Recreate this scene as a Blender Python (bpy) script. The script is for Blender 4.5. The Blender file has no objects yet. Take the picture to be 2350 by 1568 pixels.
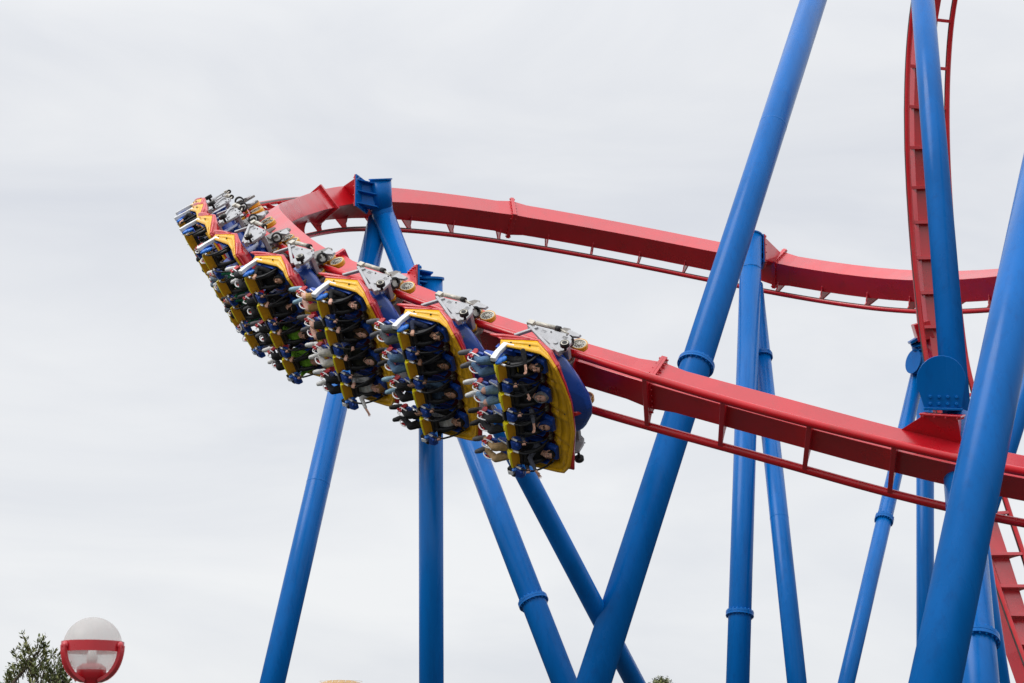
import bpy, math, random
import numpy as np
from mathutils import Vector, Matrix, noise as mnoise

R = math.radians
scene = bpy.context.scene
COL = scene.collection
random.seed(7)

# ------------------------------------------------------------------ camera
TILT = R(13.0)
EYE = np.array([0.0, 0.0, 1.7])
cam = bpy.data.cameras.new("camera")
cam.lens = 70.0
cam.sensor_width = 36.0
cam.clip_end = 5000.0
cam.dof.use_dof = True
cam.dof.focus_distance = 43.0
cam.dof.aperture_fstop = 7.0
camo = bpy.data.objects.new("camera", cam)
COL.objects.link(camo)
camo.location = EYE
camo.rotation_euler = (R(90) + TILT, 0, 0)
scene.camera = camo

# ------------------------------------------------------------------ sky (overcast)
SUN_EL, SUN_AZ = R(47), R(-118)      # azimuth measured from +Y towards +X
world = bpy.data.worlds.new("World")
scene.world = world
world.use_nodes = True
nt = world.node_tree
nt.nodes.clear()
N = nt.nodes.new
L = nt.links.new
out = N("ShaderNodeOutputWorld")
bg = N("ShaderNodeBackground")
sky = N("ShaderNodeTexSky")
sky.sky_type = 'NISHITA'
sky.sun_disc = False
sky.sun_elevation = SUN_EL
sky.sun_rotation = SUN_AZ
tc = N("ShaderNodeTexCoord")
mp = N("ShaderNodeMapping")
mp.inputs['Scale'].default_value = (3.0, 3.0, 9.0)
mp.inputs['Rotation'].default_value = (0.0, R(14), 0.0)
L(tc.outputs['Generated'], mp.inputs['Vector'])
nz = N("ShaderNodeTexNoise")
nz.inputs['Scale'].default_value = 1.25
nz.inputs['Detail'].default_value = 6.0
nz.inputs['Roughness'].default_value = 0.52
nz.inputs['Distortion'].default_value = 0.6
L(mp.outputs['Vector'], nz.inputs['Vector'])
ramp = N("ShaderNodeValToRGB")
ramp.color_ramp.elements[0].position = 0.30
ramp.color_ramp.elements[0].color = (7.3, 7.55, 8.1, 1)
ramp.color_ramp.elements[1].position = 0.66
ramp.color_ramp.elements[1].color = (9.05, 9.15, 9.3, 1)
L(nz.outputs['Fac'], ramp.inputs['Fac'])
# overcast skies brighten towards the zenith
sep = N("ShaderNodeSeparateXYZ")
L(tc.outputs['Generated'], sep.inputs['Vector'])
mr = N("ShaderNodeMapRange")
mr.interpolation_type = 'SMOOTHSTEP'
mr.inputs['From Min'].default_value = 0.32
mr.inputs['From Max'].default_value = 0.95
mr.inputs['To Min'].default_value = 1.0
mr.inputs['To Max'].default_value = 2.2
L(sep.outputs['Z'], mr.inputs['Value'])
vm = N("ShaderNodeVectorMath")
vm.operation = 'SCALE'
L(ramp.outputs['Color'], vm.inputs[0])
L(mr.outputs['Result'], vm.inputs['Scale'])
mix = N("ShaderNodeMixRGB")
mix.inputs['Fac'].default_value = 0.94
L(sky.outputs['Color'], mix.inputs['Color1'])
L(vm.outputs['Vector'], mix.inputs['Color2'])
L(mix.outputs['Color'], bg.inputs['Color'])
bg.inputs['Strength'].default_value = 0.10
L(bg.outputs['Background'], out.inputs['Surface'])

sun = bpy.data.lights.new("sun", 'SUN')
sun.energy = 1.5
sun.angle = R(32)
sun.color = (1.0, 0.97, 0.92)
suno = bpy.data.objects.new("sun", sun)
COL.objects.link(suno)
sd = Vector((math.sin(SUN_AZ) * math.cos(SUN_EL), math.cos(SUN_AZ) * math.cos(SUN_EL), math.sin(SUN_EL)))
suno.rotation_euler = (-sd).to_track_quat('-Z', 'Y').to_euler()

scene.view_settings.view_transform = 'Standard'
scene.view_settings.look = 'None'
scene.view_settings.exposure = 0.0
scene.view_settings.gamma = 1.0

# ------------------------------------------------------------------ photo measurements -> world points
F = 70.0 / 36.0 * 2350.0
cR = np.array([1.0, 0, 0])
cF = np.array([0, math.cos(TILT), math.sin(TILT)])
cU = np.array([0, -math.sin(TILT), math.cos(TILT)])


def at(px, py, depth):
    return EYE + depth * (cF + cR * (px - 1175.0) / F - cU * (py - 784.0) / F)


def proj(P):
    d = np.asarray(P) - EYE
    z = d @ cF
    return np.array([1175 + F * (d @ cR) / z, 784 - F * (d @ cU) / z])


def nrm(v):
    v = np.asarray(v, float)
    return v / (np.linalg.norm(v) + 1e-12)


# ------------------------------------------------------------------ materials
def mat(name, base, rough=0.5, ior=1.45, metal=0.0, var=0.08, vscale=2.0, bump=0.0, bscale=40.0,
        coat=0.0, dirt_or_reflect=None, dirt_or_reflect_amt=0.0, dirt_or_reflect_scale=3.0, rvar=0.08, stretch=(1, 1, 1)):
    m = bpy.data.materials.new(name)
    m.use_nodes = True
    t = m.node_tree
    p = t.nodes['Principled BSDF']
    p.inputs['Roughness'].default_value = rough
    p.inputs['IOR'].default_value = ior
    p.inputs['Metallic'].default_value = metal
    p.inputs['Coat Weight'].default_value = coat
    p.inputs['Coat Roughness'].default_value = 0.12
    c = t.nodes.new("ShaderNodeTexCoord")
    mpg = t.nodes.new("ShaderNodeMapping")
    mpg.inputs['Scale'].default_value = stretch
    t.links.new(c.outputs['Object'], mpg.inputs['Vector'])
    n = t.nodes.new("ShaderNodeTexNoise")
    n.inputs['Scale'].default_value = vscale
    n.inputs['Detail'].default_value = 5
    t.links.new(mpg.outputs['Vector'], n.inputs['Vector'])
    rp = t.nodes.new("ShaderNodeValToRGB")
    rp.color_ramp.elements[0].position = 0.3
    rp.color_ramp.elements[1].position = 0.7
    b = np.array(base)
    rp.color_ramp.elements[0].color = tuple(np.clip(b * (1 - var), 0, 1)) + (1,)
    rp.color_ramp.elements[1].color = tuple(np.clip(b * (1 + var), 0, 1)) + (1,)
    t.links.new(n.outputs['Fac'], rp.inputs['Fac'])
    colout = rp.outputs['Color']
    if dirt_or_reflect is not None:
        n2 = t.nodes.new("ShaderNodeTexNoise")
        n2.inputs['Scale'].default_value = dirt_or_reflect_scale
        n2.inputs['Detail'].default_value = 8
        n2.inputs['Roughness'].default_value = 0.7
        t.links.new(mpg.outputs['Vector'], n2.inputs['Vector'])
        m2 = t.nodes.new("ShaderNodeMapRange")
        m2.inputs['From Min'].default_value = 0.52
        m2.inputs['From Max'].default_value = 0.78
        m2.inputs['To Max'].default_value = dirt_or_reflect_amt
        t.links.new(n2.outputs['Fac'], m2.inputs['Value'])
        mx = t.nodes.new("ShaderNodeMixRGB")
        mx.inputs['Color2'].default_value = tuple(dirt_or_reflect) + (1,)
        t.links.new(m2.outputs['Result'], mx.inputs['Fac'])
        t.links.new(colout, mx.inputs['Color1'])
        colout = mx.outputs['Color']
    t.links.new(colout, p.inputs['Base Color'])
    mrr = t.nodes.new("ShaderNodeMapRange")
    mrr.inputs['From Min'].default_value = 0.3
    mrr.inputs['From Max'].default_value = 0.7
    mrr.inputs['To Min'].default_value = max(0.02, rough - rvar)
    mrr.inputs['To Max'].default_value = min(1, rough + rvar)
    t.links.new(n.outputs['Fac'], mrr.inputs['Value'])
    t.links.new(mrr.outputs['Result'], p.inputs['Roughness'])
    if bump > 0:
        nb = t.nodes.new("ShaderNodeTexNoise")
        nb.inputs['Scale'].default_value = bscale
        nb.inputs['Detail'].default_value = 4
        t.links.new(mpg.outputs['Vector'], nb.inputs['Vector'])
        bp = t.nodes.new("ShaderNodeBump")
        bp.inputs['Strength'].default_value = bump
        bp.inputs['Distance'].default_value = 0.02
        t.links.new(nb.outputs['Fac'], bp.inputs['Height'])
        t.links.new(bp.outputs['Normal'], p.inputs['Normal'])
    return m


M = {}
M['red'] = mat('red_paint', (0.55, 0.002, 0.012), 0.30, 1.82, var=0.10, vscale=0.8, dirt_or_reflect=(0.30, 0.02, 0.02), dirt_or_reflect_amt=0.5, dirt_or_reflect_scale=2.2, bump=0.04, bscale=9)
M['rail'] = mat('red_rail_paint', (0.56, 0.004, 0.011), 0.28, 1.55, var=0.12, vscale=1.2, dirt_or_reflect=(0.16, 0.05, 0.03), dirt_or_reflect_amt=0.5, dirt_or_reflect_scale=4)
M['wear'] = mat('worn_running_steel', (0.085, 0.065, 0.06), 0.45, 1.5, metal=0.5, var=0.3, vscale=3)
M['blue'] = mat('blue_paint', (0.0004, 0.127, 0.44), 0.26, 1.29, var=0.10, vscale=0.5, dirt_or_reflect=(0.004, 0.075, 0.28), dirt_or_reflect_amt=0.6, dirt_or_reflect_scale=2.2, stretch=(3, 3, 0.18), bump=0.03, bscale=4)  # lengthwise dark streaks: some dirt, plus reflections painted into the colour
M['blue_dark'] = mat('dark_blue_paint', (0.004, 0.05, 0.24), 0.3, 1.6, var=0.1)
M['yellow'] = mat('yellow_fibreglass', (0.86, 0.45, 0.005), 0.33, 1.5, var=0.07, vscale=4, coat=0.2, dirt_or_reflect=(0.35, 0.18, 0.02), dirt_or_reflect_amt=0.5, dirt_or_reflect_scale=7)
M['trim'] = mat('red_fibreglass', (0.58, 0.018, 0.022), 0.3, 1.55, var=0.1, vscale=5, coat=0.3, dirt_or_reflect=(0.25, 0.05, 0.04), dirt_or_reflect_amt=0.4, dirt_or_reflect_scale=8)
M['tray'] = mat('dark_red_tray', (0.12, 0.008, 0.012), 0.5, var=0.15)
M['fairing'] = mat('blue_fibreglass', (0.008, 0.06, 0.34), 0.3, 1.55, var=0.1, vscale=4, coat=0.3, dirt_or_reflect=(0.02, 0.03, 0.1), dirt_or_reflect_amt=0.5, dirt_or_reflect_scale=6)
M['seatblue'] = mat('blue_seat_shell', (0.005, 0.062, 0.38), 0.38, 1.5, var=0.1, vscale=6, dirt_or_reflect=(0.01, 0.02, 0.08), dirt_or_reflect_amt=0.4, dirt_or_reflect_scale=9)
M['lightblue'] = mat('light_blue_plastic', (0.03, 0.20, 0.72), 0.28, 1.55, var=0.08)
M['black'] = mat('black_padding', (0.012, 0.012, 0.014), 0.45, var=0.25, vscale=9, bump=0.15, bscale=60)
M['rubber'] = mat('black_rubber', (0.016, 0.015, 0.015), 0.6, var=0.3, vscale=12)
M['steel'] = mat('grey_cast_steel', (0.20, 0.185, 0.17), 0.42, 1.5, metal=0.35, var=0.25, vscale=8, dirt_or_reflect=(0.05, 0.04, 0.03), dirt_or_reflect_amt=0.7, dirt_or_reflect_scale=9)
M['silver'] = mat('light_grey_metal', (0.40, 0.40, 0.41), 0.35, 1.5, metal=0.25, var=0.10, vscale=7, dirt_or_reflect=(0.22, 0.2, 0.18), dirt_or_reflect_amt=0.6, dirt_or_reflect_scale=9)
M['whitemetal'] = mat('white_painted_arm', (0.80, 0.80, 0.81), 0.3, 1.5, var=0.06, vscale=5, dirt_or_reflect=(0.4, 0.4, 0.4), dirt_or_reflect_amt=0.5, dirt_or_reflect_scale=9)
M['tyre'] = mat('amber_polyurethane_tyre', (0.72, 0.34, 0.012), 0.35, 1.5, var=0.15, vscale=8, dirt_or_reflect=(0.25, 0.13, 0.03), dirt_or_reflect_amt=0.6, dirt_or_reflect_scale=12)
M['disc'] = mat('cream_wheel_disc', (0.52, 0.49, 0.42), 0.4, 1.5, metal=0.2, var=0.15, vscale=9, dirt_or_reflect=(0.12, 0.1, 0.08), dirt_or_reflect_amt=0.7, dirt_or_reflect_scale=14)
M['rust'] = mat('brown_grease', (0.07, 0.045, 0.03), 0.5, var=0.4, vscale=10)
M['padred'] = mat('red_ankle_pad', (0.42, 0.012, 0.018), 0.45, 1.5, var=0.15, vscale=10)
M['lemon'] = mat('lemon_yellow_block', (0.96, 0.78, 0.008), 0.32, 1.5, var=0.06, coat=0.2)
M['amber'] = mat('amber_shade_facet', (0.72, 0.33, 0.006), 0.42, var=0.1)  # shaded side of the yellow lap block, painted as a colour


# ------------------------------------------------------------------ mesh builder
class MB:
    def __init__(s):
        s.v = []; s.f = []; s.m = []; s.s = []

    def add(s, verts, faces, mi=0, smooth=False):
        o = len(s.v)
        s.v += [tuple(float(q) for q in p) for p in verts]
        for i, f in enumerate(faces):
            s.f.append([o + k for k in f])
            s.m.append(mi[i] if isinstance(mi, (list, tuple)) else mi)
            s.s.append(smooth[i] if isinstance(smooth, (list, tuple)) else smooth)

    def box(s, c, h, ax=None, mi=0):
        ax = np.eye(3) if ax is None else np.array(ax, float)
        c = np.array(c, float)
        vs = [c + ax[0] * h[0] * x + ax[1] * h[1] * y + ax[2] * h[2] * z for x in (-1, 1) for y in (-1, 1) for z in (-1, 1)]
        s.add(vs, [(0, 1, 3, 2), (4, 6, 7, 5), (0, 4, 5, 1), (2, 3, 7, 6), (0, 2, 6, 4), (1, 5, 7, 3)], mi)

    def hexa(s, vs, mi=0):
        s.add(vs, [(0, 1, 2, 3), (7, 6, 5, 4), (0, 4, 5, 1), (1, 5, 6, 2), (2, 6, 7, 3), (3, 7, 4, 0)], mi)

    def prism(s, poly, o, ax, ay, az, t0, t1, mi=0):
        """2-D outline in axes ax, ay, extruded along az from t0 to t1."""
        o = np.array(o, float); ax = np.array(ax, float); ay = np.array(ay, float); az = np.array(az, float)
        n = len(poly)
        a = [o + ax * p[0] + ay * p[1] + az * t0 for p in poly]
        b = [o + ax * p[0] + ay * p[1] + az * t1 for p in poly]
        fs = [tuple(range(n))[::-1], tuple(range(n, 2 * n))]
        fs += [(i, (i + 1) % n, n + (i + 1) % n, n + i) for i in range(n)]
        s.add(a + b, fs, mi)

    def tube(s, path, r, n=12, caps=True, mi=0, smooth=True, up=None, mats=None, closed=False):
        P = np.array(path, float)
        K = len(P)
        rr = np.full(K, r) if np.isscalar(r) else np.array(r, float)
        if closed:
            t = np.roll(P, -1, 0) - np.roll(P, 1, 0)
        else:
            t = np.gradient(P, axis=0)
        t /= np.linalg.norm(t, axis=1)[:, None] + 1e-12
        if up is None:
            a = np.array([0, 0, 1.0]) if abs(t[0][2]) < 0.9 else np.array([1.0, 0, 0])
            ups = []
            u = nrm(a - t[0] * (a @ t[0]))
            for k in range(K):
                u = nrm(u - t[k] * (u @ t[k])); ups.append(u)
            ups = np.array(ups)
        else:
            ups = np.array(up)
        sd_ = np.cross(t, ups)
        vs = []
        for k in range(K):
            for j in range(n):
                a = 2 * math.pi * j / n
                vs.append(P[k] + rr[k] * (math.cos(a) * ups[k] + math.sin(a) * sd_[k]))
        fs = []; mm = []; ss = []
        for k in range(K if closed else K - 1):
            k2 = (k + 1) % K
            for j in range(n):
                fs.append((k * n + j, k * n + (j + 1) % n, k2 * n + (j + 1) % n, k2 * n + j))
                mm.append(mats[j] if mats else mi); ss.append(smooth)
        if caps and not closed:
            fs.append(tuple(range(n))[::-1]); fs.append(tuple((K - 1) * n + j for j in range(n)))
            mm += [mi, mi]; ss += [False, False]
        s.add(vs, fs, mm, ss)

    def cyl(s, p0, p1, r0, r1=None, n=24, mi=0, caps=True, smooth=True):
        r1 = r0 if r1 is None else r1
        s.tube([p0, p1], [r0, r1], n, caps, mi, smooth)

    def lathe(s, prof, o, axis, n=24, mi=0, smooth=True, mats=None):
        """prof: list of (radius, height) turned about axis through o."""
        axis = nrm(axis); o = np.array(o, float)
        a = np.array([0, 0, 1.0]) if abs(axis[2]) < 0.9 else np.array([1.0, 0, 0])
        u = nrm(a - axis * (a @ axis)); v = np.cross(axis, u)
        vs = []
        for (r_, h_) in prof:
            for j in range(n):
                q = 2 * math.pi * j / n
                vs.append(o + axis * h_ + r_ * (math.cos(q) * u + math.sin(q) * v))
        fs = []; mm = []
        for k in range(len(prof) - 1):
            for j in range(n):
                fs.append((k * n + j, k * n + (j + 1) % n, (k + 1) * n + (j + 1) % n, (k + 1) * n + j))
                mm.append(mats[k] if mats else mi)
        s.add(vs, fs, mm, smooth)

    def ball(s, c, rx, ax=None, n=12, m=8, mi=0):
        ax = np.eye(3) if ax is None else np.array(ax, float)
        rx = np.array([rx] * 3 if np.isscalar(rx) else rx, float)
        c = np.array(c, float)
        vs = [c + ax[2] * rx[2]]
        for i in range(1, m):
            th = math.pi * i / m
            for j in range(n):
                ph = 2 * math.pi * j / n
                vs.append(c + ax[0] * rx[0] * math.sin(th) * math.cos(ph) + ax[1] * rx[1] * math.sin(th) * math.sin(ph) + ax[2] * rx[2] * math.cos(th))
        vs.append(c - ax[2] * rx[2])
        fs = [(0, 1 + j, 1 + (j + 1) % n) for j in range(n)]
        for i in range(m - 2):
            for j in range(n):
                a = 1 + i * n
                fs.append((a + j, a + n + j, a + n + (j + 1) % n, a + (j + 1) % n))
        a = 1 + (m - 2) * n
        fs += [(a + j, len(vs) - 1, a + (j + 1) % n) for j in range(n)]
        s.add(vs, fs, mi, True)

    def mesh(s, name, mats):
        me = bpy.data.meshes.new(name)
        me.from_pydata(s.v, [], s.f)
        for m_ in (mats if isinstance(mats, (list, tuple)) else [mats]):
            me.materials.append(m_)
        me.polygons.foreach_set('material_index', s.m)
        me.polygons.foreach_set('use_smooth', s.s)
        me.update()
        import bmesh
        bm = bmesh.new(); bm.from_mesh(me)
        bmesh.ops.recalc_face_normals(bm, faces=bm.faces)
        bm.to_mesh(me); bm.free()
        return me

    def build(s, name, mats, parent=None, bevel=0.0, segs=2):
        o = bpy.data.objects.new(name, s.mesh(name, mats))
        COL.objects.link(o)
        if parent is not None:
            o.parent = parent
        if bevel > 0:
            b = o.modifiers.new("bevel", 'BEVEL')
            b.width = bevel; b.segments = segs; b.limit_method = 'ANGLE'; b.angle_limit = R(28)
            b.harden_normals = False
        return o


def tag(o, label=None, cat=None, group=None, kind=None):
    if label: o['label'] = label
    if cat: o['category'] = cat
    if group: o['group'] = group
    if kind: o['kind'] = kind
    return o


def thing(name, loc=(0, 0, 0), mw=None):
    o = bpy.data.objects.new(name, None)
    o.empty_display_size = 0.3
    COL.objects.link(o)
    if mw is not None:
        o.matrix_world = mw
    else:
        o.location = tuple(float(q) for q in loc)
    return o


def copy_tree(o, parent=None):
    c = o.copy()
    COL.objects.link(c)
    if parent is not None:
        c.parent = parent
    for ch in o.children:
        copy_tree(ch, c)
    return c


def frame_mw(C, X, Y, Z):
    m = Matrix.Identity(4)
    for i in range(3):
        m[i][0] = X[i]; m[i][1] = Y[i]; m[i][2] = Z[i]; m[i][3] = C[i]
    return m


# ------------------------------------------------------------------ ground
g = MB()
g.add([(-1500, -1500, 0), (1500, -1500, 0), (1500, 1500, 0), (-1500, 1500, 0)], [(0, 1, 2, 3)])
gm = mat('asphalt_and_turf', (0.035, 0.037, 0.03), 0.9, var=0.3, vscale=0.06, bump=0.2, bscale=3)
tag(g.build('ground', gm), 'grey green park ground under the coaster', 'ground', kind='structure')

# ------------------------------------------------------------------ coaster track (curve fitted to the photograph's rails)
CTRL = np.array([[16.326, 61.216, 17.097, 0.491],
                 [13.552, 65.501, 18.074, 0.594],
                 [9.569, 68.32, 19.514, 0.678],
                 [4.976, 69.575, 20.891, 0.783],
                 [0.344, 69.333, 21.749, 0.902],
                 [-3.713, 67.776, 21.873, 0.916],
                 [-6.451, 64.538, 21.101, 0.959],
                 [-7.479, 59.77, 19.284, 1.016],
                 [-7.292, 54.148, 17.479, 1.037],
                 [-6.39, 49.026, 15.631, 1.004],
                 [-5.02, 45.501, 13.659, 0.895],
                 [-3.081, 43.341, 12.516, 0.79],
                 [-1.276, 42.17, 11.47, 0.802],
                 [0.267, 41.04, 10.706, 0.795],
                 [1.818, 40.172, 10.003, 0.751],
                 [3.524, 39.489, 9.326, 0.591],
                 [5.397, 39.099, 8.712, 0.538],
                 [7.43, 38.586, 8.038, 0.643],
                 [9.708, 37.832, 7.345, 0.634]])
ext0 = [CTRL[0] + (CTRL[0] - CTRL[1]) * k * np.array([1, 1, 0.4, 0.0]) for k in (2, 1)]
ext1 = [CTRL[-1] + (CTRL[-1] - CTRL[-2]) * k * np.array([1, 1, 0.7, 0.0]) for k in (1, 2, 3)]
GAUGE = 1.4
RAIL_R = 0.087


def bspline(ctrl, s):
    K = len(ctrl)
    c = np.vstack([2 * ctrl[0] - ctrl[1], ctrl, 2 * ctrl[-1] - ctrl[-2]])
    s = np.clip(s, 0, K - 1 - 1e-9)
    i = s.astype(int); f = (s - i)[:, None]
    return ((1 - f) ** 3 * c[i] + (3 * f ** 3 - 6 * f ** 2 + 4) * c[i + 1] + (-3 * f ** 3 + 3 * f ** 2 + 3 * f + 1) * c[i + 2] + f ** 3 * c[i + 3]) / 6


class Track:
    def __init__(s, C, u, w):
        s.C = C
        s.t = np.gradient(C, axis=0); s.t /= np.linalg.norm(s.t, axis=1)[:, None]
        s.u = u - s.t * (u * s.t).sum(1)[:, None]; s.u /= np.linalg.norm(s.u, axis=1)[:, None]
        s.b = np.cross(s.t, s.u) * -1.0
        s.w = w
        s.arc = np.r_[0, np.cumsum(np.linalg.norm(np.diff(C, axis=0), axis=1))]

    def get(s, a):
        ip = lambda A: np.array([np.interp(a, s.arc, A[:, k]) for k in range(3)])
        t = nrm(ip(s.t)); u = ip(s.u); u = nrm(u - t * (u @ t))
        return ip(s.C), t, u, -np.cross(t, u), float(np.interp(a, s.arc, s.w))


full = np.vstack(ext0 + [CTRL] + ext1)
sM = np.linspace(0, len(full) - 1, 5000)
q = bspline(full, sM)
C_ = q[:, :3]; be = q[:, 3:4]
t_ = np.gradient(C_, axis=0); t_ /= np.linalg.norm(t_, axis=1)[:, None]
up = np.array([0, 0, 1.0])
u0 = up - t_ * (t_ @ up)[:, None]; u0 /= np.linalg.norm(u0, axis=1)[:, None]
s0 = np.cross(t_, u0)
u_ = np.cos(be) * u0 - np.sin(be) * s0
w_ = np.interp(sM - 2, [0, 6, 7, 18], [.80, .78, .64, .62])
T1 = Track(C_, u_, w_)
T1.b = np.cross(T1.t, T1.u) * 1.0       # b = the upper rail's side (sin(beta) up)
ARC0 = float(np.interp(2.0, sM, T1.arc))  # arc of the first fitted node


def T1get(a):
    C, t, u, _, w = T1.get(a + ARC0)
    return C, t, u, np.cross(t, u), w


def box_spine(get, stations, mb, scale):
    ring = []
    for a in stations:
        C, t, u, b, w = get(a)
        h = w / 2 * scale(a)
        S = C + u * (0.20 + w / 2)
        ring.append([S + h * (u + b), S + h * (u - b), S - h * (u + b), S + h * (b - u)])
    vs = [p for r_ in ring for p in r_]
    fs = []
    for k in range(len(ring) - 1):
        for j in range(4):
            fs.append((4 * k + j, 4 * k + (j + 1) % 4, 4 * k + 4 + (j + 1) % 4, 4 * k + 4 + j))
    fs.append((3, 2, 1, 0)); e = 4 * (len(ring) - 1); fs.append((e, e + 1, e + 2, e + 3))
    mb.add(vs, fs)


def tie_mb(get, a):
    C, t, u, b, w = get(a)
    h = w / 2
    mb = MB()
    g2 = GAUGE / 2
    half = [(g2, -0.05), (g2 + 0.02, 0.03), (g2 - 0.07, 0.075), (g2 - 0.16, 0.12), (h + 0.12, 0.20), (h + 0.05, 0.30), (h + 0.012, 0.40), (h - 0.03, 0.42), (h - 0.03, 0.205)]
    poly = half + [(-x, y) for x, y in half[::-1]]
    mb.prism(poly, C, b, u, t, -0.022, 0.022)
    # front flange of the T bracket
    mb.box(C - u * 0.058, (g2 - 0.06, 0.008, 0.05), (b, u, t))
    return mb


def flange_mb(get, a, scale):
    C, t, u, b, w = get(a)
    h = w / 2 * scale + 0.085
    S = C + u * (0.20 + w / 2)
    mb = MB()
    for sg in (-1, 1):
        mb.box(S + t * 0.032 * sg, (h, h, 0.03), (b, u, t))
        for k in range(6):
            for e in (-1, 1):
                o = (k - 2.5) / 2.5 * (h - 0.05)
                mb.cyl(S + b * e * (h - 0.04) + u * o + t * sg * 0.06, S + b * e * (h - 0.04) + u * o + t * sg * 0.10, 0.022, n=6)
                mb.cyl(S + u * e * (h - 0.04) + b * o + t * sg * 0.06, S + u * e * (h - 0.04) + b * o + t * sg * 0.10, 0.022, n=6)
    return mb


track1 = thing('coaster_track', (2, 50, 0))
track1.location = (0, 0, 0)
tag(track1, 'red coaster track curving round the left turn, with a box spine and two rails', 'coaster track')

TIE_FAR = [1.12, 2.9, 4.61, 6.42, 8.27, 10.0, 11.8, 13.62, 15.34, 17.1, 18.8, 20.62, 22.5, 24.35, 26.1, 27.85, 29.78]
TIE_NEAR = [31.5, 33.2, 34.9, 36.6, 38.3, 40.1, 41.8, 43.6, 45.3, 47.1, 48.8, 50.5, 52.3, 54.0, 55.8, 57.5, 59.28, 60.92, 62.69, 64.41, 66.2, 68.0, 69.8, 71.6]
TIES = [-4.4, -2.6, -0.8] + TIE_FAR + TIE_NEAR
FLG = [10.15, 20.3, 29.95, 49.4, 59.25]


def flare(a):
    d = min(abs(a - f) for f in FLG)
    return 1.0 + 0.13 * max(0.0, 1 - d / 0.55)


st = sorted(set([-5.5, 73.0] + TIES + [a_ + (b_ - a_) * f_ for a_, b_ in zip(TIES[:-1], TIES[1:]) for f_ in ((.25, .5, .75) if 20 < a_ < 48 else (.5,))] + [f + d for f in FLG for d in (-0.56, 0, 0.56)]))
# keep stations at least 0.35 m apart, flange stations win
keep = []
pri = set(round(f + d, 3) for f in FLG for d in (-0.56, 0, 0.56))
for a in st:
    if round(a, 3) in pri or all(abs(a - p) > 0.4 for p in [f + d for f in FLG for d in (-0.56, 0, 0.56)]):
        keep.append(a)
mb = MB(); box_spine(T1get, keep, mb, flare)
mb.build('spine', M['red'], track1, bevel=0.012, segs=2)
arcs = np.arange(-5.5, 73.01, 0.3)
for sg in (1, -1):
    P = []; U = []
    for a in arcs:
        C, t, u, b, w = T1get(a)
        P.append(C + b * sg * GAUGE / 2); U.append(u)
    mb = MB()
    n = 16
    mts = [1 if j in (0, n - 1) else 0 for j in range(n)]
    mb.tube(P, RAIL_R, n, True, 0, True, up=U, mats=mts)
    mb.build('rail', [M['rail'], M['wear']], track1)
for a in TIES:
    tie_mb(T1get, a).build('cross_tie', M['red'], track1, bevel=0.006, segs=1)
for f in FLG:
    flange_mb(T1get, f, 1.13).build('flange', M['red'], track1)


def saddle2(a, half, pc, pn, hw, hh):
    """red saddle from the spine's inner face to an upright (or level) plate"""
    C, t, u, b, w = T1get(a)
    S = C + u * (0.20 + w)
    h = w / 2
    pn = nrm(pn)
    if abs(pn[2]) > .7:
        ph = nrm(t - pn * (t @ pn)); pv = np.cross(pn, ph)
        if pv @ b < 0: pv = -pv
    else:
        ph = nrm(np.cross((0, 0, 1.0), pn)); pv = np.cross(pn, ph)
    quad = [S + t * half * x + b * h * .97 * y - u * .02 for x, y in ((-1, -1), (1, -1), (1, 1), (-1, 1))]
    pl = [pc + ph * hw * .82 * x + pv * hh * .82 * y - pn * .04 for x, y in ((-1, -1), (1, -1), (1, 1), (-1, 1))]
    # pair corners by the least twist
    best = None
    for rev in (0, 1):
        pp = pl[::-1] if rev else pl
        for r_ in range(4):
            qq = pp[r_:] + pp[:r_]
            cost = sum(np.linalg.norm(qq[i] - quad[i]) ** 2 for i in range(4))
            if best is None or cost < best[0]: best = (cost, qq)
    mb = MB()
    mb.hexa(quad + best[1])
    mb.box(pc - pn * .02, (hw, hh, .02), (ph, pv, pn))
    for i in range(4):
        for e in (-1, 1):
            o = (i - 1.5) / 1.5 * .82
            for p_ in (pc + ph * hw * o + pv * e * hh * .91, pc + pv * hh * o + ph * e * hw * .91):
                mb.cyl(p_ - pn * .085, p_ - pn * .03, .026, n=6)
    mb.build('saddle', M['red'], track1, bevel=.008, segs=1)
    return pc + pn * .003, pn, ph, pv


def upright_bracket(col_, pc, pn, ph, pv, hw, hh, axis_pt, rw):
    off = np.array(col_.o.location)
    mb = MB()
    mb.box(pc + pn * .022 - off, (hw, hh, .02), (ph, pv, pn))
    ln = max(.1, float((axis_pt - pc) @ pn))
    sh = axis_pt - pc; sh = sh - pn * (sh @ pn); sh = sh - pv * (sh @ pv)
    for e in (-.72, 0.05, .72):
        a = pc + pn * .04 + pv * e * hh
        z_ = a + pn * (ln - .04) + sh
        mb.hexa([a + ph * hw * .8 * x + pv * .016 * y - off for x, y in ((-1, -1), (1, -1), (1, 1), (-1, 1))] + [z_ + ph * rw * x + pv * .016 * y - off for x, y in ((-1, -1), (1, -1), (1, 1), (-1, 1))])
    a = pc + pn * .04; z_ = a + pn * (ln - .04) + sh
    mb.hexa([a + ph * .018 * x + pv * hh * .8 * y - off for x, y in ((-1, -1), (1, -1), (1, 1), (-1, 1))] + [z_ + ph * .018 * x + pv * hh * .7 * y - off for x, y in ((-1, -1), (1, -1), (1, 1), (-1, 1))])
    for i in range(4):
        for e in (-1, 1):
            o = (i - 1.5) / 1.5 * .82
            for p_ in (pc + ph * hw * o + pv * e * hh * .91, pc + pv * hh * o + ph * e * hw * .91):
                mb.cyl(p_ + pn * .04 - off, p_ + pn * .09 - off, .026, n=6)
    mb.build('bracket', M['blue'], col_.o)


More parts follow.
